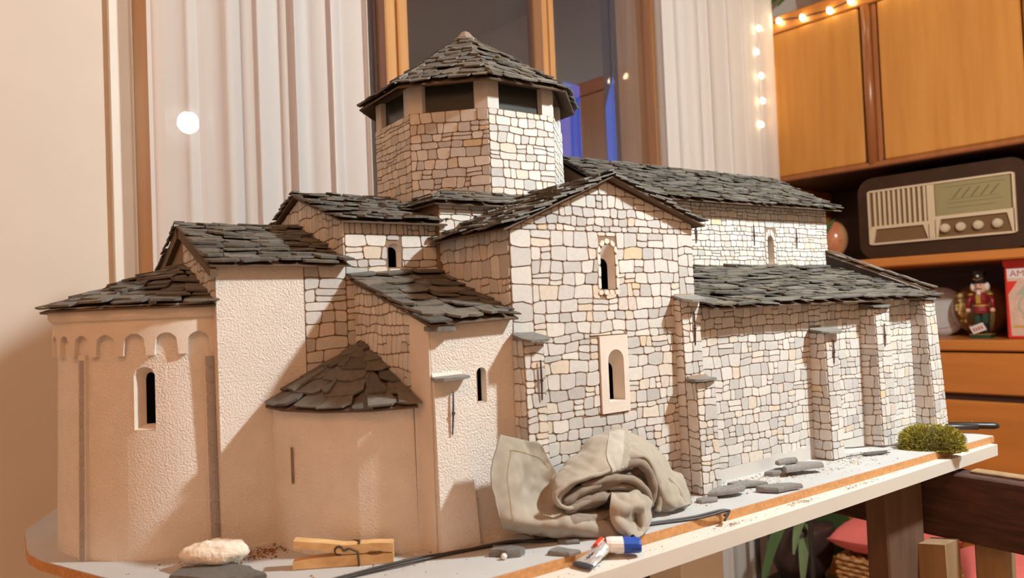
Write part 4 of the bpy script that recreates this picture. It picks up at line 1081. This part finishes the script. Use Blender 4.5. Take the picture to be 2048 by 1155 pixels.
crumbs('table_crumbs', [(.55, .411, .2, .005, 220, GR+BR, .0003, .0011), (.60, .414, .01, .002, 50, GR, .0008, .0022), (.70, .414, .02, .002, 60, GR, .0006, .002), (.50, .413, .01, .002, 30, GR, .0008, .002)], 42, 'grit along the white table edge below the board', -.0082)

# ================================================================== crumpled rag in front of the transept
RAG = {
    'flap': [
        [(3062, 4640, 864), (3224, 4680, 808), (3361, 4710, 767), (3493, 4740, 725), (3595, 4740, 568), (3644, 4720, 460)],
        [(2965, 4600, 709), (3166, 4640, 685), (3346, 4700, 619), (3494, 4740, 552), (3590, 4740, 478), (3616, 4700, 421)],
        [(2911, 4560, 578), (3110, 4600, 558), (3301, 4680, 476), (3469, 4730, 401), (3569, 4720, 366), (3557, 4640, 370)],
        [(2936, 4550, 414), (3103, 4570, 387), (3287, 4640, 314), (3428, 4670, 283), (3526, 4640, 271), (3562, 4560, 260)],
        [(2979, 4560, 273), (3101, 4520, 243), (3226, 4500, 201), (3350, 4480, 192), (3525, 4430, 164), (3898, 4370, 80)],
        [(3042, 4620, 197), (3171, 4600, 146), (3326, 4580, 96), (3446, 4520, 70), (3634, 4450, 39), (3933, 4300, -4)],
        [(3121, 4700, 149), (3258, 4680, 95), (3393, 4640, 54), (3501, 4580, 34), (3684, 4500, 6), (3969, 4340, -32)],
    ],
    'hood': [
        [(3610, 4700, 303), (3636, 4720, 406), (3761, 4760, 508), (3913, 4780, 572), (4071, 4800, 655), (4223, 4810, 702), (4366, 4820, 717), (4495, 4820, 705), (4563, 4820, 630)],
        [(3510, 4600, 358), (3545, 4620, 453), (3707, 4660, 511), (3848, 4670, 569), (3993, 4680, 627), (4122, 4680, 663), (4224, 4680, 679), (4338, 4680, 676), (4446, 4700, 617)],
        [(3452, 4520, 356), (3491, 4520, 441), (3625, 4530, 486), (3754, 4530, 524), (3867, 4520, 567), (3958, 4520, 585), (4040, 4520, 602), (4166, 4520, 604), (4327, 4580, 552)],
        [(3433, 4460, 330), (3470, 4440, 420), (3581, 4430, 467), (3693, 4420, 474), (3811, 4420, 481), (3905, 4420, 498), (3974, 4420, 491), (4047, 4430, 490), (4265, 4520, 487)],
        [(3491, 4500, 292), (3544, 4500, 359), (3656, 4500, 416), (3774, 4500, 428), (3884, 4500, 437), (3975, 4500, 450), (4044, 4500, 443), (4110, 4500, 445), (4301, 4560, 447)],
    ],
    'drape': [
        [(4435, 4820, 691), (4564, 4820, 648), (4651, 4800, 603), (4763, 4780, 529), (4899, 4760, 405), (4959, 4740, 282), (5071, 4720, 222), (5104, 4680, 97), (5068, 4620, -11)],
        [(4263, 4670, 645), (4357, 4650, 610), (4443, 4620, 585), (4555, 4600, 512), (4648, 4580, 398), (4706, 4560, 285), (4791, 4540, 218), (4816, 4500, 126), (4840, 4470, 42)],
        [(4172, 4560, 548), (4274, 4550, 535), (4360, 4520, 535), (4441, 4500, 492), (4485, 4480, 389), (4526, 4470, 275), (4571, 4450, 179), (4605, 4430, 114), (4683, 4450, 54)],
        [(4217, 4590, 455), (4321, 4580, 449), (4427, 4570, 455), (4492, 4560, 426), (4516, 4550, 318), (4543, 4550, 187), (4540, 4520, 54), (4604, 4520, 34), (4725, 4520, 11)],
    ],
    'folds': [
        [(3563, 4560, 279), (3719, 4560, 368), (3893, 4550, 392), (4081, 4550, 389), (4248, 4550, 382), (4406, 4540, 308), (4474, 4520, 141)],
        [(3499, 4480, 287), (3627, 4450, 365), (3788, 4430, 391), (3963, 4420, 402), (4140, 4420, 380), (4292, 4410, 276), (4377, 4420, 117)],
        [(3559, 4540, 234), (3704, 4530, 279), (3881, 4530, 306), (4064, 4530, 314), (4214, 4520, 291), (4328, 4510, 190), (4415, 4490, 54)],
        [(3505, 4460, 245), (3638, 4440, 269), (3793, 4430, 289), (3960, 4430, 291), (4089, 4420, 262), (4195, 4410, 172), (4290, 4400, 56)],
        [(3599, 4550, 178), (3759, 4560, 165), (3925, 4570, 171), (4070, 4570, 173), (4177, 4550, 149), (4257, 4520, 78), (4307, 4460, 0)],
        [(3534, 4440, 175), (3674, 4430, 165), (3817, 4420, 147), (3922, 4410, 137), (4014, 4380, 94), (4065, 4340, 53), (4121, 4300, 4)],
        [(3594, 4460, 76), (3717, 4430, 42), (3818, 4400, 20), (3903, 4380, 0), (3951, 4320, -12), (3984, 4260, -21), (4060, 4240, -24)],
    ],
    'pocket': [
        [(3987, 4460, 272), (4035, 4420, 263), (4114, 4400, 261), (4202, 4400, 253), (4308, 4420, 198), (4393, 4440, 142)],
        [(3929, 4400, 317), (3982, 4360, 307), (4059, 4340, 305), (4146, 4340, 298), (4251, 4360, 240), (4360, 4400, 172)],
        [(3860, 4340, 255), (3902, 4290, 242), (3978, 4260, 234), (4094, 4270, 218), (4197, 4300, 162), (4298, 4360, 103)],
        [(3838, 4320, 179), (3868, 4270, 161), (3980, 4300, 156), (4123, 4360, 148), (4140, 4280, 91), (4237, 4320, 31)],
        [(3872, 4300, 108), (3883, 4240, 92), (4007, 4300, 81), (4120, 4340, 62), (4115, 4260, 22), (4191, 4300, -18)],
        [(3933, 4280, 47), (3918, 4210, 35), (3949, 4200, 8), (3990, 4200, -12), (4072, 4230, -17), (4145, 4270, -18)],
    ],
    'back': [
        [(3647, 4740, 409), (3939, 4780, 540), (4222, 4780, 646), (4453, 4780, 636), (4666, 4760, 500), (4860, 4720, 256)],
        [(3564, 4620, 345), (3815, 4640, 438), (4087, 4640, 496), (4320, 4620, 464), (4557, 4600, 346), (4675, 4580, 158)],
        [(3544, 4580, 279), (3767, 4590, 315), (4032, 4590, 330), (4271, 4580, 291), (4487, 4570, 193), (4594, 4550, 38)],
        [(3575, 4550, 202), (3768, 4570, 181), (4004, 4570, 157), (4230, 4550, 98), (4396, 4520, 11), (4526, 4520, 31)],
    ],
}   # control points in 0.1 mm, model frame
FOLDS = [
    ([(4086, 4430, 492), (3850, 4405, 489), (3667, 4400, 485), (3518, 4400, 472), (3422, 4410, 430), (3394, 4420, 374), (3432, 4430, 317), (3520, 4440, 276), (3633, 4470, 257)], 19),
    ([(3850, 4440, 402), (3701, 4460, 369), (3577, 4470, 339), (3505, 4480, 309)], 30),
    ([(3926, 4460, 319), (3757, 4470, 308), (3633, 4480, 293), (3561, 4490, 274)], 30),
    ([(3902, 4480, 237), (3762, 4480, 243), (3653, 4490, 241)], 26),
    ([(3688, 4460, 402), (3868, 4430, 428), (4035, 4410, 415), (4197, 4400, 362), (4309, 4400, 259), (4378, 4420, 137)], 36),
    ([(3838, 4460, 353), (3979, 4440, 360), (4130, 4430, 328), (4228, 4420, 273), (4296, 4420, 192)], 32),
    ([(4139, 4500, 473), (4279, 4470, 488), (4375, 4460, 438), (4427, 4460, 347), (4449, 4460, 240), (4419, 4460, 138)], 40),
    ([(4408, 4530, 505), (4480, 4520, 412), (4540, 4500, 280), (4544, 4490, 143), (4503, 4490, 50)], 38),
    ([(3518, 4490, 206), (3733, 4440, 160), (3938, 4410, 142)], 28),
    ([(3565, 4480, 138), (3813, 4420, 86), (3964, 4330, 37)], 30),
    ([(4724, 4560, 282), (4791, 4530, 190), (4815, 4490, 86), (4836, 4490, 30)], 36),
]
def cr(p0, p1, p2, p3, t): return .5*((2*p1)+(p2-p0)*t+(2*p0-5*p1+4*p2-p3)*t*t+(3*p1-p0-3*p2+p3)*t**3)
def surf(grid, ku=7, kv=7):
    g = [[Vector(p)*1e-4 for p in r] for r in grid]; nr, nc = len(g), len(g[0])
    at = lambda r, c: g[min(max(r, 0), nr-1)][min(max(c, 0), nc-1)]
    out = []
    for i in range((nr-1)*kv+1):
        r = min(i//kv, nr-2); t = (i-r*kv)/kv; row = []
        for j in range((nc-1)*ku+1):
            c = min(j//ku, nc-2); s = (j-c*ku)/ku
            q = [cr(at(r+k, c-1), at(r+k, c), at(r+k, c+1), at(r+k, c+2), s) for k in (-1, 0, 1, 2)]
            row.append(cr(*q, t))
        out.append(row)
    return out
def cloth(m, grid, thick=.0010, wr=.0009, seed=0, ku=7, kv=7):
    s = surf(grid, ku, kv); nr, nc = len(s), len(s[0]); fr_, bk = [], []
    for i in range(nr):
        for j in range(nc):
            a = s[min(i+1, nr-1)][j]-s[max(i-1, 0)][j]; b = s[i][min(j+1, nc-1)]-s[i][max(j-1, 0)]
            n_ = b.cross(a); n_ = n_.normalized() if n_.length > 1e-9 else Vector((0, -1, 0))
            if n_.dot(Vector((-.55, -.75, .3))) < 0: n_ = -n_
            p = s[i][j]; q = p+Vector((seed*3.1, 0, 0))
            d = wr*(noise.noise(q*55)*1.5+noise.noise(q*120)*.9+abs(noise.noise(Vector((q.x*60+q.z*40, q.y*30, q.z*50-q.x*25))))*2.6+abs(noise.noise(Vector((q.x*110-q.z*90, q.y*40, q.z*60))))*1.0)
            p = p+n_*d; fr_.append(p+n_*thick*.5); bk.append(p-n_*thick*.5)
    for l in (fr_, bk):
        for p in l: p.z = max(p.z, .0006)
    k = nr*nc; f = []
    for i in range(nr-1):
        for j in range(nc-1):
            a, b, c, d = i*nc+j, i*nc+j+1, (i+1)*nc+j+1, (i+1)*nc+j
            f.append((a, d, c, b)); f.append((k+a, k+b, k+c, k+d))
    for i in range(nr-1):
        for j in (0, nc-1): a, d = i*nc+j, (i+1)*nc+j; f.append((a, d, k+d, k+a))
    for j in range(nc-1):
        for i in (0, nr-1): a, b = i*nc+j, i*nc+j+1; f.append((a, b, k+b, k+a))
    m.add(fr_+bk, f); return s, fr_, nc
rag = empty('cotton_rag', (.40, .455, 0), 'crumpled grey-beige cotton rag heaped in front of the stone transept', 'rag')
m = MB(); mo = MB(); fronts = {}
for i, (nm, g_) in enumerate(RAG.items()):
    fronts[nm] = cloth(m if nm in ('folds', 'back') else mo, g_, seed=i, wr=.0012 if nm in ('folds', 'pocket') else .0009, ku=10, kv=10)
for q, (pth, r_) in enumerate(FOLDS):
    P_ = smooth_path([Vector(p)*1e-4 for p in pth], 8); n_ = len(P_)
    P_ = [p+Vector((noise.noise(p*90+Vector((q, 0, 0))), noise.noise(p*90+Vector((0, q, 5))), noise.noise(p*90+Vector((3, 1, q)))))*.0012 for p in P_]
    for p in P_: p.z = max(p.z, .0045)
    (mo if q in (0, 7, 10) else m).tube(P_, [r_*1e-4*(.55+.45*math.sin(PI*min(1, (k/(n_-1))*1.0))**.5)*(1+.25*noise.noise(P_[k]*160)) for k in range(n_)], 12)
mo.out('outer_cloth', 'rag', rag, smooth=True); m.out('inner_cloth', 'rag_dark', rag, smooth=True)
s, fr_, nc = fronts['flap']     # stitched hem lines on the flap
def stitch(pts):
    mm = MB()
    for i in range(len(pts)-1):
        a, b = pts[i], pts[i+1]; k = max(1, int((b-a).length/.0016))
        for q in range(k):
            p0, p1 = a.lerp(b, (q+.1)/k), a.lerp(b, (q+.7)/k); mm.tube([p0, p1], .00028, 4)
    mm.out('hem_stitches', 'thread', rag)
off = Vector((-.0002, -.0006, .0002))
stitch([fr_[7*nc+j]+off for j in range(7, nc-12)]); stitch([fr_[i*nc+8]+off for i in range(7, 42)])
s, fr_, nc = fronts['hood']     # the doubled hem band down the hood
mm = MB(); cols_ = range(6*10-5, 7*10+1); v = [fr_[i*nc+j]+Vector((-.0003, -.0007, .0003)) for i in range(4, 32) for j in cols_]; w_ = len(cols_)
f = [(i*w_+j, (i+1)*w_+j, (i+1)*w_+j+1, i*w_+j+1) for i in range(27) for j in range(w_-1)]
mm.add(v, f).out('hem_band', 'rag_hem', rag, smooth=True)

# ================================================================== things on the wall unit
FR = frame((0, 0, 0), (0, -1, 0), Zv)          # facing the room: u = -n
def rfr(t): return (Vector((t, 0, 0)), Vector((0, -1, 0)), Zv, Vector((-1, 0, 0)))
def rrect(x0, z0, x1, z1, r, n=5):
    o = []
    for cx, cz, a0 in ((x1-r, z0+r, -PI/2), (x1-r, z1-r, 0), (x0+r, z1-r, PI/2), (x0+r, z0+r, PI)):
        for k in range(n+1): a = a0+PI/2*k/n; o.append((cx+r*math.cos(a), cz+r*math.sin(a)))
    return o
radio = empty('radio', (2.43, .735, .284), 'vintage brown table radio with cream front on the upper shelf', 'radio', room=True)
RX0, RX1, RZ0, RZ1 = -.9255, -.5440, .326, .4905; RT = 2.325
RWd, RHt = RX1-RX0, RZ1-RZ0
def ru(x): return RX0+RWd*x
def rz(y): return RZ0+RHt*y
def rp(name, poly, mat, d0, d1, par=None): return MB().prism(ccw([(ru(x), rz(y)) for x, y in poly]), rfr(RT), d0, d1).out(name, mat, par or radio, room=True)
MB().prism(ccw(rrect(-.957, .2845, -.512, .530, .045)), rfr(RT), -.20, 0).out('radio_case', 'radio_body', radio, room=True)
MB().prism(ccw(rrect(-.93, .2845, -.90, .2850, .0002)), rfr(RT), -.1, 0).out('radio_foot', 'black_plastic', radio, room=True)
rp('speaker_cloth', [(.02, .03), (.98, .03), (.98, .97), (.02, .97)], 'radio_cloth', 0, .002)
A = rrect(0, 0, 1, 1, .035); H = [(.016, .035), (.984, .035), (.984, .965), (.016, .965)]
A = [(x, y if True else y) for x, y in A]
def ringp(name, A, H, mat, d0, d1):
    A, H = [(ru(x), rz(y)) for x, y in A], [(ru(x), rz(y)) for x, y in H]
    A, H = ccw(A), ccw(H)[::-1]; tri = tessellate_polygon([[Vector((a, b, 0)) for a, b in A], [Vector((a, b, 0)) for a, b in H]]); fl = A+H; n = len(fl); fr = rfr(RT)
    v = [P3(fr, a, b, d1) for a, b in fl]+[P3(fr, a, b, d0) for a, b in fl]
    f = [tuple(t) for t in tri]+[(i, n+i, n+(i+1) % len(A), (i+1) % len(A)) for i in range(len(A))]
    k = len(A); l = len(H); f += [(k+i, n+k+i, n+k+(i+1) % l, k+(i+1) % l) for i in range(l)]
    return mk(name, v, f, mat, radio, room=True)
ringp('bezel', A, H, 'radio_cream', 0, .009)
rp('bezel_bar', [(.435, .03), (.485, .03), (.485, .97), (.435, .97)], 'radio_cream', 0, .009)
rp('bezel_bar', [(.012, .285), (.435, .285), (.435, .34), (.012, .34)], 'radio_cream', 0, .009)
rp('bezel_bar', [(.485, .345), (.99, .345), (.99, .405), (.485, .405)], 'radio_cream', 0, .009)
rp('bezel_bar', [(.016, .03), (.032, .03), (.055, .285), (.016, .285)], 'radio_cream', 0, .009); rp('bezel_bar', [(.43, .03), (.44, .03), (.44, .285), (.40, .285)], 'radio_cream', 0, .009)
rp('bezel_bar', [(.48, .03), (.495, .03), (.52, .345), (.48, .345)], 'radio_cream', 0, .009); rp('bezel_bar', [(.972, .03), (.99, .03), (.99, .345), (.945, .345)], 'radio_cream', 0, .009)
for i in range(11):
    x = .043+i*.0365; rp('grille_slat', [(x, .335), (x+.0165, .335), (x+.0165, .97), (x, .97)], 'radio_cream', 0, .007)
dial = rp('tuning_dial', [(.49, .41), (.972, .41), (.972, .962), (.49, .962)], 'radio_dial', 0, .005)
rng = random.Random(3)
for y, x0, x1 in ((.60, .56, .92), (.66, .58, .90), (.52, .57, .88), (.88, .53, .94)): rp('dial_line', [(x0, y), (x1, y), (x1, y+.008), (x0, y+.008)], 'radio_ink', .005, .0053, dial)
for i in range(5): x = .60+.06*i; rp('dial_line', [(x, .68), (x+.012, .68), (x+.07, .84), (x+.058, .84)], 'radio_ink', .005, .0053, dial)
for x in (.548, .652, .765, .885):
    c = P3(rfr(RT), ru(x), rz(.185), 0)
    k = MB().lathe((c.x, c.y, c.z), [(.0115, 0), (.0125, -.006), (.0125, -.014), (.009, -.018)], 20, 'x').out('knob', 'radio_knob', radio, room=True)
    MB().lathe((c.x, c.y, c.z), [(.0045, -.0178), (.0045, -.020), (.001, -.0205)], 12, 'x').out('knob_centre', 'radio_cream', k, room=True)

pe = empty('ceramic_peach', (2.40, 1.062, .284), 'glossy ceramic peach ornament with a green leaf on the upper shelf', 'ornament', room=True)
m = MB(); m.ball((2.40, 1.066, .362), (.042, .038, .058), 20, 14); m.out('fruit', 'peach', pe, room=True, smooth=True)
m = MB(); m.lathe((2.392, 1.066, 0), [(.030, .2845), (.036, .292), (.032, .306), (.02, .314)], 20); m.out('foot', 'foam_white', pe, room=True, smooth=True)
lv = [(0, -.006), (.02, -.011), (.05, -.010), (.085, -.003), (.095, 0), (.085, .003), (.05, .008), (.02, .008), (0, .004)]
lf = frame((2.352, 1.108, .356), (0, -.62, .62), (0, .62, .62)); MB().prism(ccw(lv), lf, 0, .003).out('leaf', 'leaf', pe, room=True)

nc_ = empty('nutcracker', (2.40, .662, .0415), 'small nutcracker soldier figurine with black hat and red coat', 'figurine', room=True)
NX, NY, NZ = 2.40, .662, .0415
def nl(name, prof, mat, dx=0, dy=0, par=None, n=16): return MB().lathe((NX+dx, NY+dy, NZ), prof, n).out(name, mat, par or nc_, room=True, smooth=False)
def nb(name, c, r, mat): return MB().ball((NX+c[0], NY+c[1], NZ+c[2]), r, 14, 9).out(name, mat, nc_, room=True, smooth=True)
MB().bbox((NX-.022, NY-.026, NZ), (NX+.022, NY+.026, NZ+.010), .001).out('stand', 'nc_green', nc_, room=True)
MB().bbox((NX-.0225, NY-.0265, NZ+.010), (NX+.0225, NY+.0265, NZ+.0125), .0005).out('stand_trim', 'nc_gold', nc_, room=True)
for s in (-1, 1):
    nl('boot', [(.009, .0125), (.009, .035), (.010, .042)], 'nc_black', 0, s*.0095)
    nl('leg', [(.010, .042), (.0115, .06), (.012, .078)], 'nc_green', 0, s*.0095)
nl('coat_skirt', [(.021, .070), (.022, .078), (.019, .092)], 'nc_red'); nl('belt', [(.0195, .090), (.0195, .095)], 'nc_gold')
nl('torso', [(.0185, .095), (.0215, .108), (.021, .122), (.012, .128)], 'nc_red')
MB().bbox((NX-.0235, NY-.006, NZ+.098), (NX-.018, NY+.006, NZ+.124), .001).out('coat_front', 'nc_gold', nc_, room=True)
for s in (-1, 1):
    MB().tube([(NX, NY+s*.022, NZ+.120), (NX-.003, NY+s*.029, NZ+.105), (NX-.008, NY+s*.030, NZ+.085)], [.007, .0065, .006], 10).out('arm', 'nc_red', nc_, room=True, smooth=True)
    nb('epaulette', (0, s*.0235, .124), (.009, .009, .004), 'nc_gold'); nb('hand', (-.009, s*.0305, .079), .0068, 'nc_skin')
    nb('side_hair', (.001, s*.0165, .145), (.012, .008, .013), 'nc_hair')
nl('head', [(.010, .127), (.0145, .132), (.0155, .146), (.0145, .156)], 'nc_skin')
nb('beard', (-.0155, 0, .123), (.004, .006, .013), 'nc_hair'); nb('nose', (-.0165, 0, .145), .0026, 'nc_skin')
for s in (-1, 1):
    nb('eye', (-.0150, s*.006, .149), .0018, 'nc_black'); MB().box((NX-.0165, NY+min(0, s*.009), NZ+.1385), (NX-.0135, NY+max(0, s*.009), NZ+.1405)).out('moustache', 'nc_black', nc_, room=True)
nl('hat', [(.0185, .155), (.0185, .158), (.0155, .160), (.0165, .182), (.0175, .190), (.010, .193)], 'nc_black'); nb('hat_badge', (-.0165, 0, .176), .004, 'tag_white')
MB().tube([(NX-.0172, NY+.012, NZ+.168), (NX-.019, NY, NZ+.164), (NX-.0172, NY-.012, NZ+.170)], .0011, 6).out('hat_cord', 'nc_gold', nc_, room=True)
tg = frame((NX-.030, NY+.014, NZ+.012), (0, -.92, .36), (-.25, .36, .9))
tag_ = MB().prism([(0, 0), (.036, 0), (.036, .023), (0, .023)], tg, 0, .0008).out('price_tag', 'tag_white', nc_, room=True)
for k in range(4): MB().prism([(.005+.007*k, .006), (.009+.007*k, .006), (.009+.007*k, .016-.002*(k % 2)), (.005+.007*k, .016)], tg, .0008, .001).out('tag_print', 'tin_ink', tag_, room=True)

gb = empty('glass_ornament', (2.52, .694, .0415), 'brown glass ball with gold flowers behind the nutcracker', 'ornament', room=True)
MB().ball((2.52, .694, .122), .078, 28, 18).out('ball', 'ball', gb, room=True, smooth=True)
MB().lathe((2.52, .694, 0), [(.03, .0416), (.03, .050), (.02, .054)], 20).out('foot', 'pot_dark', gb, room=True)
rng = random.Random(6)
for k in range(26):
    a, b = rng.gauss(2.75, .16), rng.gauss(.05, .28); d = Vector((math.cos(a)*math.cos(b), math.sin(a)*math.cos(b), math.sin(b)))
    p = Vector((2.52, .694, .122))+d*.078; MB().ball(p, rng.uniform(.004, .008), 7, 5).out('gold_petal', 'ball_gold', gb, room=True)
pl = empty('white_plate', (2.53, .80, .0415), 'white plate standing on the counter behind the right end of the model', 'plate', room=True)
m = MB(); m.lathe((2.53, .806, .116), [(.03, .002), (.074, -.004), (.0745, -.006), (.05, -.001), (.03, .0)], 32, 'x'); m.out('dish', 'porcelain', pl, room=True, smooth=True)
MB().lathe((2.53, .806, .116), [(.050, -.0062), (.0515, -.0065), (.0515, -.0060)], 32, 'x').out('rim_line', 'grey_card', pl, room=True)

tin = empty('red_tin', (2.41, .50, .0415), 'red biscuit tin with cream label, right edge of the counter', 'tin', room=True)
MB().bbox((2.355, .405, .0417), (2.465, .590, .245), .004).out('tin_body', 'tin_red', tin, room=True)
MB().bbox((2.352, .402, .238), (2.468, .593, .258), .003).out('tin_lid', 'tin_red', tin, room=True)
tf = rfr(2.3548)
def tp(name, poly, mat, d, par=tin): return MB().prism(ccw(poly), tf, 0, d).out(name, mat, par, room=True)
lab = tp('label', [(-.580, .050), (-.415, .050), (-.415, .232), (-.584, .232)], 'tin_cream', .0006)
tp('label_band', [(-.5835, .206), (-.415, .206), (-.415, .232), (-.5835, .232)], 'tag_white', .0009, lab)
tp('label_corner', [(-.584, .160), (-.560, .198), (-.584, .198)], 'tin_red', .0010, lab); tp('label_panel', [(-.566, .160), (-.540, .196), (-.47, .196), (-.445, .160)], 'tin_green', .0010, lab)
m = MB(); c = P3(tf, -.528, .132, 0); m.lathe((c.x, c.y, c.z), [(.034, -.0006), (.034, -.0013), (.033, -.0014)], 24, 'x'); m.out('label_medallion', 'tin_green', lab, room=True)
m = MB(); m.lathe((c.x, c.y, c.z), [(.029, -.0012), (.029, -.0017), (.028, -.0018)], 24, 'x'); m.out('label_medallion', 'tin_cream', lab, room=True)
tp('label_stripe', [(-.574, .072), (-.42, .072), (-.42, .078), (-.574, .078)], 'tin_gold', .0011, lab)
cu = bpy.data.curves.new('lettering', 'FONT'); cu.body = 'AMARETTI'; cu.size = .024; cu.extrude = .0003
to = bpy.data.objects.new('lettering_tmp', cu); COL.objects.link(to); bpy.context.view_layer.update()
me = bpy.data.meshes.new_from_object(to); vv = [P3(tf, -.577+p.co.x*1.0, .2105+p.co.y, .0011+p.co.z) for p in me.vertices]; ff = [tuple(p.vertices) for p in me.polygons]
bpy.data.objects.remove(to, do_unlink=True); mk('lettering', vv, ff, 'tin_ink', lab, room=True)
for k in range(14):
    rng = random.Random(k); x, z = -.565+rng.uniform(0, .13), .088+rng.uniform(0, .015)
    MB().ball(P3(tf, x, z, .0006), (.001, .006, .004), 8, 5).out('label_flower', 'tin_ink' if k % 3 == 0 else 'tin_green', lab, room=True)

# plant on top of the wall unit
def leafm(m, base, tip, width, sag=.0, nrm=Vector((-1, 0, .3)), n=7, thick=.0006):
    b, t = Vector(base), Vector(tip); d = t-b; s = d.cross(nrm).normalized(); L_ = []; R2 = []
    for k in range(n+1):
        u = k/n; w_ = width*math.sin(PI*min(1, u*.92+.04))**.8; p = b.lerp(t, u)+Zv*(sag*4*u*(1-u))
        L_.append(p-s*w_/2); R2.append(p+s*w_/2)
    c = [(L_[k]+R2[k])/2-nrm.normalized()*width*.08 for k in range(n+1)]
    v = L_+c+R2; q = n+1; f = [(k, k+1, q+k+1, q+k) for k in range(n)]+[(q+k, q+k+1, 2*q+k+1, 2*q+k) for k in range(n)]
    off = nrm.normalized()*thick; m.add(v+[p-off for p in v], f+[tuple(i+3*q for i in a)[::-1] for a in f])
tpn = empty('trailing_plant', (2.45, 1.08, 1.105), 'leafy green plant in a grey pot on top of the wall unit', 'plant', room=True)
MB().lathe((2.42, 1.00, 0), [(.055, 1.1055), (.075, 1.19), (.08, 1.23), (.07, 1.23)], 20).out('pot', 'grey_card', tpn, room=True, smooth=True)
for b, t, w_, sg in (((2.38, 1.06, 1.24), (2.288, 1.238, 1.125), .055, .03), ((2.36, 1.04, 1.22), (2.288, 1.165, 1.135), .045, .03), ((2.40, 1.10, 1.25), (2.30, 1.27, 1.16), .05, .03), ((2.42, .96, 1.23), (2.33, .93, 1.30), .05, .04), ((2.44, 1.02, 1.24), (2.50, 1.10, 1.36), .05, .03), ((2.40, .98, 1.24), (2.30, .98, 1.34), .05, .03)):
    m = MB(); leafm(m, b, t, w_, sg); m.out('leaf', 'leaf', tpn, room=True, smooth=True)

# ================================================================== under and beside the table
def cushion(name, c, a, b, h, rotz, label):
    nu, nv = 20, 20; v = []; f = []
    for sd in (1, -1):
        for i in range(nu+1):
            for j in range(nv+1):
                x, y = -1+2*i/nu, -1+2*j/nv; k = max(0, (1-x**4)*(1-y**4))**.45; pinch = 1-.07*(1-abs(x))*abs(y)-.0
                X, Y_ = x*a*(1-.06*(1-y*y)), y*b*(1-.06*(1-x*x))
                v.append((c[0]+X*math.cos(rotz)-Y_*math.sin(rotz), c[1]+X*math.sin(rotz)+Y_*math.cos(rotz), c[2]+h*.5+sd*h*.5*k+.002*noise.noise(Vector((x*3, y*3, sd)))))
        o = 0 if sd == 1 else (nu+1)*(nv+1)
        for i in range(nu):
            for j in range(nv):
                q = (o+i*(nv+1)+j, o+(i+1)*(nv+1)+j, o+(i+1)*(nv+1)+j+1, o+i*(nv+1)+j+1); f.append(q if sd == 1 else q[::-1])
    return mk(name, v, f, 'pink', None, room=True, smooth=True, label=label, cat='cushion', group='pink cushions')
def wicker_stool(t0, t1, n0, n1, z1, label):
    o = empty('wicker_stool', ((t0+t1)/2, (n0+n1)/2, FZ), label, 'stool', 'wicker stools', room=True)
    MB().bbox((t0+.004, n0+.004, FZ+.03), (t1-.004, n1-.004, z1-.004), .008).out('stool_core', 'wicker', o, room=True)
    k = 0; z = FZ+.04
    m = MB()
    while z < z1:            # woven rows round the body
        pts = []; per = [((t0, n0), (t1, n0)), ((t1, n0), (t1, n1)), ((t1, n1), (t0, n1)), ((t0, n1), (t0, n0))]
        for (a, b), (c, d) in per:
            L_ = math.hypot(c-a, d-b); q = int(L_/.016); nx, ny = (d-b)/L_, -(c-a)/L_
            for i in range(q): u = i/q; w_ = .0035*(1 if (i+k) % 2 else -1); pts.append((a+(c-a)*u+nx*w_, b+(d-b)*u+ny*w_, z))
        pts.append(pts[0]); m.tube(pts, .0055, 5, cap=False); z += .0125; k += 1
    y = n0+.006; k = 0
    while y < n1-.004:       # woven top
        q = int((t1-t0)/.016); m.tube([(t0+(t1-t0)*i/q, y, z1+.003*(1 if (i+k) % 2 else -1)) for i in range(q+1)], .0055, 5); y += .0125; k += 1
    wv = m.out('weave', 'wicker', o, room=True); wv['kind'] = 'stuff'
    return o
wicker_stool(1.94, 2.21, .66, .900, -.510, 'woven wicker stool with a pink cushion, left of the trestle leg')
cushion('pink_cushion', (2.075, .785, -.502), .150, .140, .085, .05, 'pink cushion on the wicker stool left of the trestle leg')
wicker_stool(1.52, 1.86, .02, .455, -.430, 'woven wicker stool at the lower right corner below the trestle beam')
cushion('pink_cushion', (1.68, .448, -.419), .13, .075, .07, .35, 'pink cushion on the wicker stool below the trestle beam')
ps = empty('plant_stand', (2.02, 1.02, FZ), 'dark metal plant stand beneath the window, seen under the table', 'plant stand', room=True)
for x, y in ((1.93, .965), (2.12, .965), (1.93, 1.125), (2.12, 1.125)): MB().tube([(x, y, FZ), (x, y, -.30)], .007, 8).out('stand_leg', 'metal_dark', ps, room=True)
MB().bbox((1.92, 0.955, -.645), (2.13, 1.135, -.63), .003).out('stand_tray', 'metal_dark', ps, room=True)
pp = empty('potted_plant', (2.025, 1.02, -.63), 'broad-leaved plant in a dark pot on the plant stand', 'plant', room=True)
MB().lathe((2.025, 1.045, 0), [(.055, -.629), (.085, -.56), (.095, -.47), (.085, -.46)], 20).out('pot', 'pot_dark', pp, room=True, smooth=True)
for b, t, w_, sg, mt in (((2.02, 1.09, -.47), (2.13, .96, -.58), .13, .05, 'leaf'), ((2.00, 1.06, -.46), (1.90, 1.00, -.60), .035, .06, 'leaf_pale'), ((2.0, 1.06, -.46), (1.86, 1.0, -.50), .03, .05, 'leaf_pale'), ((1.99, 1.07, -.46), (1.72, 1.02, -.57), .035, .09, 'leaf'), ((2.04, 1.05, -.46), (2.02, .99, -.60), .03, .04, 'leaf_pale'), ((2.05, 1.12, -.46), (2.16, 1.10, -.36), .08, .03, 'leaf'), ((2.0, 1.13, -.46), (1.93, 1.14, -.33), .06, .03, 'leaf')):
    b, t = Vector(b)-Vector((0, .055, 0)), Vector(t)-Vector((0, .02, 0))
    m = MB(); leafm(m, b, t, w_, sg); m.out('leaf', mt, pp, room=True, smooth=True)
